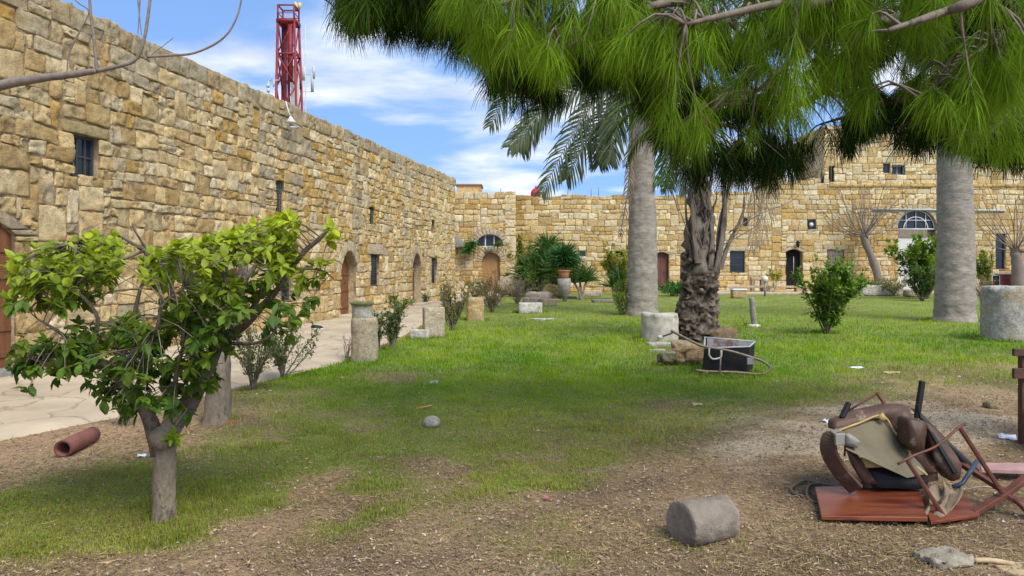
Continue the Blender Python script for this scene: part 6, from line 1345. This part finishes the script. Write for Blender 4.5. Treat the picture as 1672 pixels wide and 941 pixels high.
# wooden chair frame at right
t = thing('chair_frame', 'collapsed red brown wooden chair frame leaning over the armchair', 'chair', tuple(G(1590, 850)))
def K(x, y, Y): return P(x, y, Y)
for a, b_, w_ in ((K(1567, 698, 4.75), K(1637, 806, 4.7), .036), (K(1481, 752, 4.65), K(1554, 862, 4.55), .036), (K(1550, 862, 4.55), K(1642, 806, 4.75), .05), (K(1560, 752, 5.2), K(1646, 806, 4.8), .045), (K(1640, 808, 4.75), K(1705, 758, 4.9), .05), (K(1640, 808, 4.75), K(1715, 845, 4.6), .045)):
    mb = MB(); mb.beam(a, b_, w_, w_ * .7); mb.build('leg' if w_ < .04 else 'frame_rail', M['redbeam'], t, smooth=False, bevel=.006)
mb = MB(); mb.tube(spline([K(1466, 758, 4.62), K(1490, 745, 4.63), K(1530, 728, 4.66), K(1566, 698, 4.7), K(1577, 693, 4.7)], 20), .0085, 8, nz=.1, fq=20); mb.build('stretcher', M['redbeam'], t)
mb = MB(); mb.tube(spline([K(1632, 806, 4.8), K(1660, 818, 4.7), K(1690, 850, 4.6)], 12), .02, 8, nz=.2); mb.build('back_rail', M['redbeam'], t)
mb = MB(); mb.tube([K(1596, 752, 4.85), K(1572, 789, 4.8), K(1556, 795, 4.8)], .014, 8); o = mb.build('metal_tube', M['bluemetal'], loc=tuple(K(1572, 789, 4.8))); tag(o, 'short bent blue grey metal tube caught between armchair and chair frame', 'tube')
# thin frame behind
t = thing('broken_stool', 'thin brown broken wooden frame sticking up behind the armchair', 'stool', tuple(G(1410, 745)))
mb = MB(); mb.tube([K(1383, 672, 5.3), K(1436, 641, 5.35)], .008, 6); mb.build('rail', M['redbeam'], t); mb = MB(); mb.beam(K(1432, 641, 5.35), K(1447, 664, 5.3), .03, .014); mb.beam(K(1447, 664, 5.3), K(1470, 745, 5.35), .03, .014); mb.build('upright', M['redbeam'], t, smooth=False); mb = MB(); mb.beam(K(1390, 668, 5.3), K(1404, 676, 5.3), .012, .01); mb.beam(K(1383, 672, 5.3), K(1379, 745, 5.35), .012, .01); mb.build('peg', M['redbeam'], t, smooth=False)
# rag
mb = MB(); nx_, ny_ = 26, 22; A, B = np.meshgrid(np.linspace(0, 1, nx_), np.linspace(0, 1, ny_), indexing='ij')
c00, c10, c11, c01 = K(1496, 860, 4.5), K(1545, 845, 4.55), K(1568, 797, 4.8), K(1530, 792, 4.85)
V = (((1 - A) * (1 - B))[..., None] * c00 + (A * (1 - B))[..., None] * c10 + (A * B)[..., None] * c11 + ((1 - A) * B)[..., None] * c01).reshape(-1, 3)
V += np.stack([.02 * np.sin(A * 9 + B * 6), .03 * np.sin(A * 14 - B * 5), .028 * np.sin(A * 11 + B * 3) + .01 * np.sin(A * 31)], -1).reshape(-1, 3); V[:, 2] = np.maximum(V[:, 2], .02)
ids = np.arange(nx_ * ny_).reshape(nx_, ny_); mb.add(V, np.stack([ids[:-1, :-1], ids[1:, :-1], ids[1:, 1:], ids[:-1, 1:]], -1).reshape(-1, 4)); o = mb.build('rag', M['rag'], loc=tuple(K(1530, 850, 4.6))); sm = o.modifiers.new('s', 'SOLIDIFY'); sm.thickness = .006; tag(o, 'crumpled dirty brown cloth lying over the wooden boards of the heap', 'cloth')
mb = MB(); mb.tube(spline([G(1310, 810, .03), G(1296, 806, .02), G(1293, 796, .02), G(1315, 785, .03), G(1345, 790, .04), G(1390, 800, .05)], 30), .011, 7); mb.tube(spline([G(1345, 822, .03), G(1322, 817, .02), G(1318, 800, .02), G(1330, 790, .03), G(1380, 793, .05)], 30), .010, 7); o = mb.build('hose', simple('dull_hose', (.15, .115, .07), .6), loc=tuple(G(1320, 805))); tag(o, 'dull brown hose looping out left of the red brown panel', 'hose')
mb = MB(); mb.tube(spline([G(1565, 805, .04), G(1600, 795, .04), G(1640, 800, .03)], 14), .007, 6); o = mb.build('cable', M['tube'], loc=tuple(G(1600, 800))); tag(o, 'thin pale cable on the ground under the wooden chair frame', 'cable')
# bench at right edge
Yb = G(1668, 728)[1]; t = thing('wooden_bench', 'dark wooden bench with plank back at the right edge, mostly out of view', 'bench', (4.9, Yb, 0))
x0 = (1654 - CX) / F * Yb
for py, h_ in ((575.5, 12), (610, 17)): mb = MB(); z_ = EYE - (py - HY) / F * Yb; mb.box(((x0 + x0 + 1.7) / 2, Yb, z_), (1.7, .035, h_ / F * Yb * 1.0)); mb.build('back_plank', M['darkwood'], t, smooth=False, bevel=.006)
for k in range(3): mb = MB(); mb.box((x0 + .92, Yb - .12 - .13 * k, .40), (1.6, .11, .035)); mb.build('seat_plank', M['darkwood'], t, smooth=False, bevel=.006)
for dx in (.10, 1.5):
    mb = MB(); mb.box((x0 + dx + .03, Yb + .05, .42), (.07, .06, .85)); mb.build('back_leg', M['darkwood'], t, smooth=False, bevel=.006); mb = MB(); mb.box((x0 + dx + .03, Yb - .4, .19), (.09, .08, .38)); mb.build('leg', M['greywood'], t, smooth=False, bevel=.01)

# ------------------------------------------------------------------ grass, litter
def scatter_g(n, xr=(-60, 1740), yr=(481, 975), seed=1):
    r = np.random.default_rng(seed); px = r.uniform(*xr, n); py = r.uniform(*yr, n); Y = F * EYE / (py - HY); X = (px - CX) / F * Y; return X, Y, px, py, r
def blades(X, Y, r, h, w, c, lean=.5, segs=2):
    k = len(X); Z = ground_z(X, Y) - .004; a = r.uniform(0, 2 * np.pi, k); d = np.stack([np.cos(a), np.sin(a), np.zeros(k)], 1); sd = np.stack([-np.sin(a + r.normal(size=k) * .8), np.cos(a), np.zeros(k)], 1)
    sd /= np.linalg.norm(sd, axis=1)[:, None]; p0 = np.stack([X, Y, Z], 1); ln = r.uniform(.1, 1, k) * lean; up = np.array([0, 0, 1.])
    p1 = p0 + up * (h * .55)[:, None] + d * (h * ln * .3)[:, None]; p2 = p0 + up * (h * (1 - .35 * ln))[:, None] + d * (h * ln * .95)[:, None]
    V = np.stack([p0 + sd * w[:, None] / 2, p0 - sd * w[:, None] / 2, p1 + sd * w[:, None] * .4, p1 - sd * w[:, None] * .4, p2], 1); b = (np.arange(k) * 5)[:, None]
    mb.add(V.reshape(-1, 3), b + np.array([[0, 1, 3, 2]]), b + np.array([[2, 3, 4]]), np.repeat(c, 5, 0))
mb = MB(); X, Y, px, py, r = scatter_g(620000, seed=3); g = grass_mask(X, Y); keep = r.random(len(X)) < g ** 1.2 * np.clip(.55 + (py - 480) / 300, .5, 1); keep &= ~((Y > 39.5) & (X > 9)); X, Y, px, py, g = X[keep], Y[keep], px[keep], py[keep], g[keep]
p3 = np.stack([X * .8, Y * .5, X * 0], 1); n1 = fbm(p3, 3, 61); n2 = fbm(p3 * 5, 2, 62); lush = sstep(730, 620, py) * sstep(.3, .9, g)
h = (.030 + .030 * r.random(len(X)) + .018 * n2) * (1 + .1 * n1) * np.clip(Y / 9, 1, 1.5) * (1 + 1.0 * sstep(.15, .5, fbm(np.stack([X * 3.2, Y * 3.2, X * 0], 1), 2, 93))); w = .0042 * np.clip(Y / 6, .8, 3.0)
tt = np.clip(.45 + .8 * n1 + .45 * (r.random(len(X)) - .5) + sstep(575, 500, py) * .42, 0, 1)
cA = lerpcol((.085, .25, .006), (.30, .43, .014), tt); cB = lerpcol((.13, .25, .018), (.36, .40, .06), np.clip(tt + .15 * r.random(len(X)), 0, 1)); c = cB * (1 - lush[:, None]) + cA * lush[:, None]
dry_ = r.random(len(X)) < (.05 + .28 * (1 - lush)); c[dry_] = np.array([.34, .26, .12]) * r.uniform(.6, 1.2, (dry_.sum(), 1))
h *= 1 - .42 * sstep(610, 680, py); blades(X, Y, r, h, w, c, 1.25); print('blades', len(X)); # longer tufts round the feet of trunks, drums and blocks
for cx_, cy_, rr_, n_ in [(*G(268, 846)[:2], .10, 260), (*G(357, 688)[:2], .16, 160), (*G(595, 588)[:2], .26, 420), (*G(708, 551)[:2], .33, 420), (*G(686, 554)[:2], .24, 200), (*G(776, 523)[:2], .34, 380), (*G(866, 511)[:2], .5, 420), (*G(1048, 514)[:2], .58, 900), (*G(1138, 555)[:2], .5, 800), (*G(1077, 557)[:2], .48, 600), (*(G(1648, 556)[:2] + [.1, .1]), .60, 800), (*G(1559, 524)[:2], .62, 900), (*G(1127, 597)[:2], .3, 300), (*G(1190, 611)[:2], .42, 420), (*G(1348, 545)[:2], .25, 300), (*G(1153, 888)[:2], .20, 120), (*G(1230, 533)[:2], .2, 160)]:
    a_ = r.uniform(0, 2 * np.pi, n_); q_ = rr_ * r.normal(1.08, .12, n_); xx = cx_ + q_ * np.cos(a_); yy = cy_ + q_ * np.sin(a_) * .9
    blades(xx, yy, r, r.uniform(.04, .13, n_) * (.6 if cy_ < 5.5 else 1), np.full(n_, .005 * max(.8, cy_ / 7)), lerpcol((.07, .17, .01), (.30, .36, .05), r.random(n_)), 1.0)
tag(mb.build('grass', M['grass']), 'short green grass of the courtyard lawn and its patches', 'grass', kind='stuff')
# broad ground weeds mixed in the grass patches
mb = MB(); X, Y, px, py, r = scatter_g(42000, yr=(600, 985), seed=23); g = grass_mask(X, Y); cl = fbm(np.stack([X * 2.6, Y * 2.6, X * 0], 1), 3, 95); keep = (r.random(len(X)) < g * sstep(-.05, .45, cl)); X, Y = X[keep], Y[keep]; k = len(X)
d = rv(k) * [1, 1, .3]; d[:, 2] += .25; nr = rv(k) * .5; nr[:, 2] += 1; leaves(mb, np.stack([X, Y, ground_z(X, Y) + r.uniform(.004, .028, k)], 1), d, nr, r.uniform(.012, .030, k), r.uniform(.006, .013, k), lerpcol((.06, .15, .012), (.26, .36, .02), r.random(k)))
tag(mb.build('ground_weeds', M['leaf']), 'low broad leaved weeds mixed into the thin grass', 'weeds', kind='stuff')
# dry strands and crumbs on the bare ground
mb = MB(); X, Y, px, py, r = scatter_g(130000, yr=(560, 990), seed=5); g = grass_mask(X, Y); keep = (r.random(len(X)) < (1 - g) * .75 * np.clip(.65 + 1.5 * fbm(np.stack([X * 1.6, Y * 1.6, X * 0], 1), 3, 91), .12, 1) + .08) & (X > path_edge(Y) + .05) & (r.random(len(X)) > .75 * pale_mask(X, Y)); X, Y, py = X[keep], Y[keep], py[keep]
k = len(X); a = r.uniform(0, 2 * np.pi, k); L_ = r.uniform(.02, .075, k) * np.where(r.random(k) < .07, 1.9, 1); z = ground_z(X, Y) + r.uniform(.002, .012, k); p0 = np.stack([X, Y, z], 1); d = np.stack([np.cos(a), np.sin(a), np.zeros(k)], 1); sdv = np.stack([-np.sin(a), np.cos(a), np.zeros(k)], 1); cv = r.normal(size=k) * .35
pts = np.stack([p0, p0 + d * L_[:, None] * .35 + sdv * (cv * L_ * .25)[:, None], p0 + d * L_[:, None] * .7 + sdv * (cv * L_ * .2)[:, None] + np.array([0, 0, .006]), p0 + d * L_[:, None] - sdv * (cv * L_ * .1)[:, None] + np.stack([X * 0, X * 0, r.uniform(-.004, .012, k)], 1)], 1)
w = np.array([[.5, 1, 1, .3]]) * (r.uniform(.0014, .0040, k) * np.clip(Y / 5, .9, 2))[:, None]; c = lerpcol((.11, .068, .028), (.46, .34, .16), r.random(k) ** 1.7) ; gr = r.random(k) < .10; c[gr] = np.array([.20, .20, .05]); sd3 = sdv + np.array([0, 0, 1.]) * r.normal(size=(k, 1)) * .4
strips(mb, pts, w, sd3, c); tag(mb.build('dry_litter', M['dry']), 'dry grass strands and needle litter strewn over the bare soil', 'litter', kind='stuff')
# flat leaf flakes
mb = MB(); X, Y, px, py, r = scatter_g(9000, yr=(590, 990), seed=9); keep = (X > path_edge(Y) + .05) & (r.random(len(X)) < .75 - .6 * grass_mask(X, Y) + .1); X, Y = X[keep], Y[keep]; k = len(X); z = ground_z(X, Y) + .012
d = rv(k) * [1, 1, .25]; nr = rv(k) * .4; nr[:, 2] += 1; cc = lerpcol((.12, .07, .035), (.50, .40, .28), r.random(k) ** 1.6); leaves(mb, np.stack([X, Y, z], 1), d, nr, r.uniform(.012, .034, k) * np.where(r.random(k) < .05, 1.9, 1), r.uniform(.007, .015, k), cc, fold=.5); tag(mb.build('leaf_litter', M['dry']), 'small brown fallen leaves scattered over the bare soil', 'litter', kind='stuff')
# small pale chips and pebbles
mb = MB(); X, Y, px, py, r = scatter_g(620, yr=(560, 990), seed=31); keep = (X > path_edge(Y) + .05); X, Y = X[keep], Y[keep]; k = len(X); s = r.uniform(.004, .013, k) * np.clip(Y / 6, .9, 1.8)
oc8 = rv(10); V = np.stack([X, Y, ground_z(X, Y) + s * .4], 1)[:, None, :] + (np.array([[1, 0, 0], [.3, .9, 0], [-.8, .6, 0], [-.9, -.4, 0], [0, -1, 0], [.8, -.6, 0], [0, 0, .75]])[None] * s[:, None, None] * r.uniform(.6, 1.5, (k, 7, 1)))
b = (np.arange(k) * 7)[:, None]; mb.add(V.reshape(-1, 3), None, np.concatenate([b + np.array([[i_, (i_ + 1) % 6, 6]]) for i_ in range(6)]), np.repeat(lerpcol((.18, .14, .09), (.52, .46, .36), r.random(k) ** 1.5), 7, 0)); tag(mb.build('stone_chips', M['dry'], smooth=False), 'tiny pale stone chips and pebbles strewn over soil and lawn', 'pebbles', kind='stuff')
# crumbs of soil
mb = MB(); X, Y, px, py, r = scatter_g(42000, yr=(600, 990), seed=13); keep = (X > path_edge(Y) + .05) & (r.random(len(X)) < 1 - .8 * grass_mask(X, Y)); X, Y = X[keep], Y[keep]; k = len(X); s = r.uniform(.003, .009, k) * np.where(r.random(k) < .04, 2.0, 1) * np.clip(Y / 6, 1, 1.5)
oct_ = np.array([[1, 0, 0], [-1, 0, 0], [0, 1, 0], [0, -1, 0], [0, 0, .8], [0, 0, -.6]]); V = np.stack([X, Y, ground_z(X, Y) + s * .3], 1)[:, None, :] + oct_[None] * s[:, None, None] * r.uniform(.5, 1.4, (k, 6, 1)); b = (np.arange(k) * 6)[:, None]
tt_ = np.concatenate([b + np.array([x]) for x in ([0, 2, 4], [2, 1, 4], [1, 3, 4], [3, 0, 4])]); mb.add(V.reshape(-1, 3), None, tt_, np.repeat(lerpcol((.12, .08, .05), (.30, .22, .15), r.random(k)), 6, 0)); tag(mb.build('soil_crumbs', M['dry'], smooth=False), 'loose crumbs and grit on the bare soil', 'soil', kind='stuff')
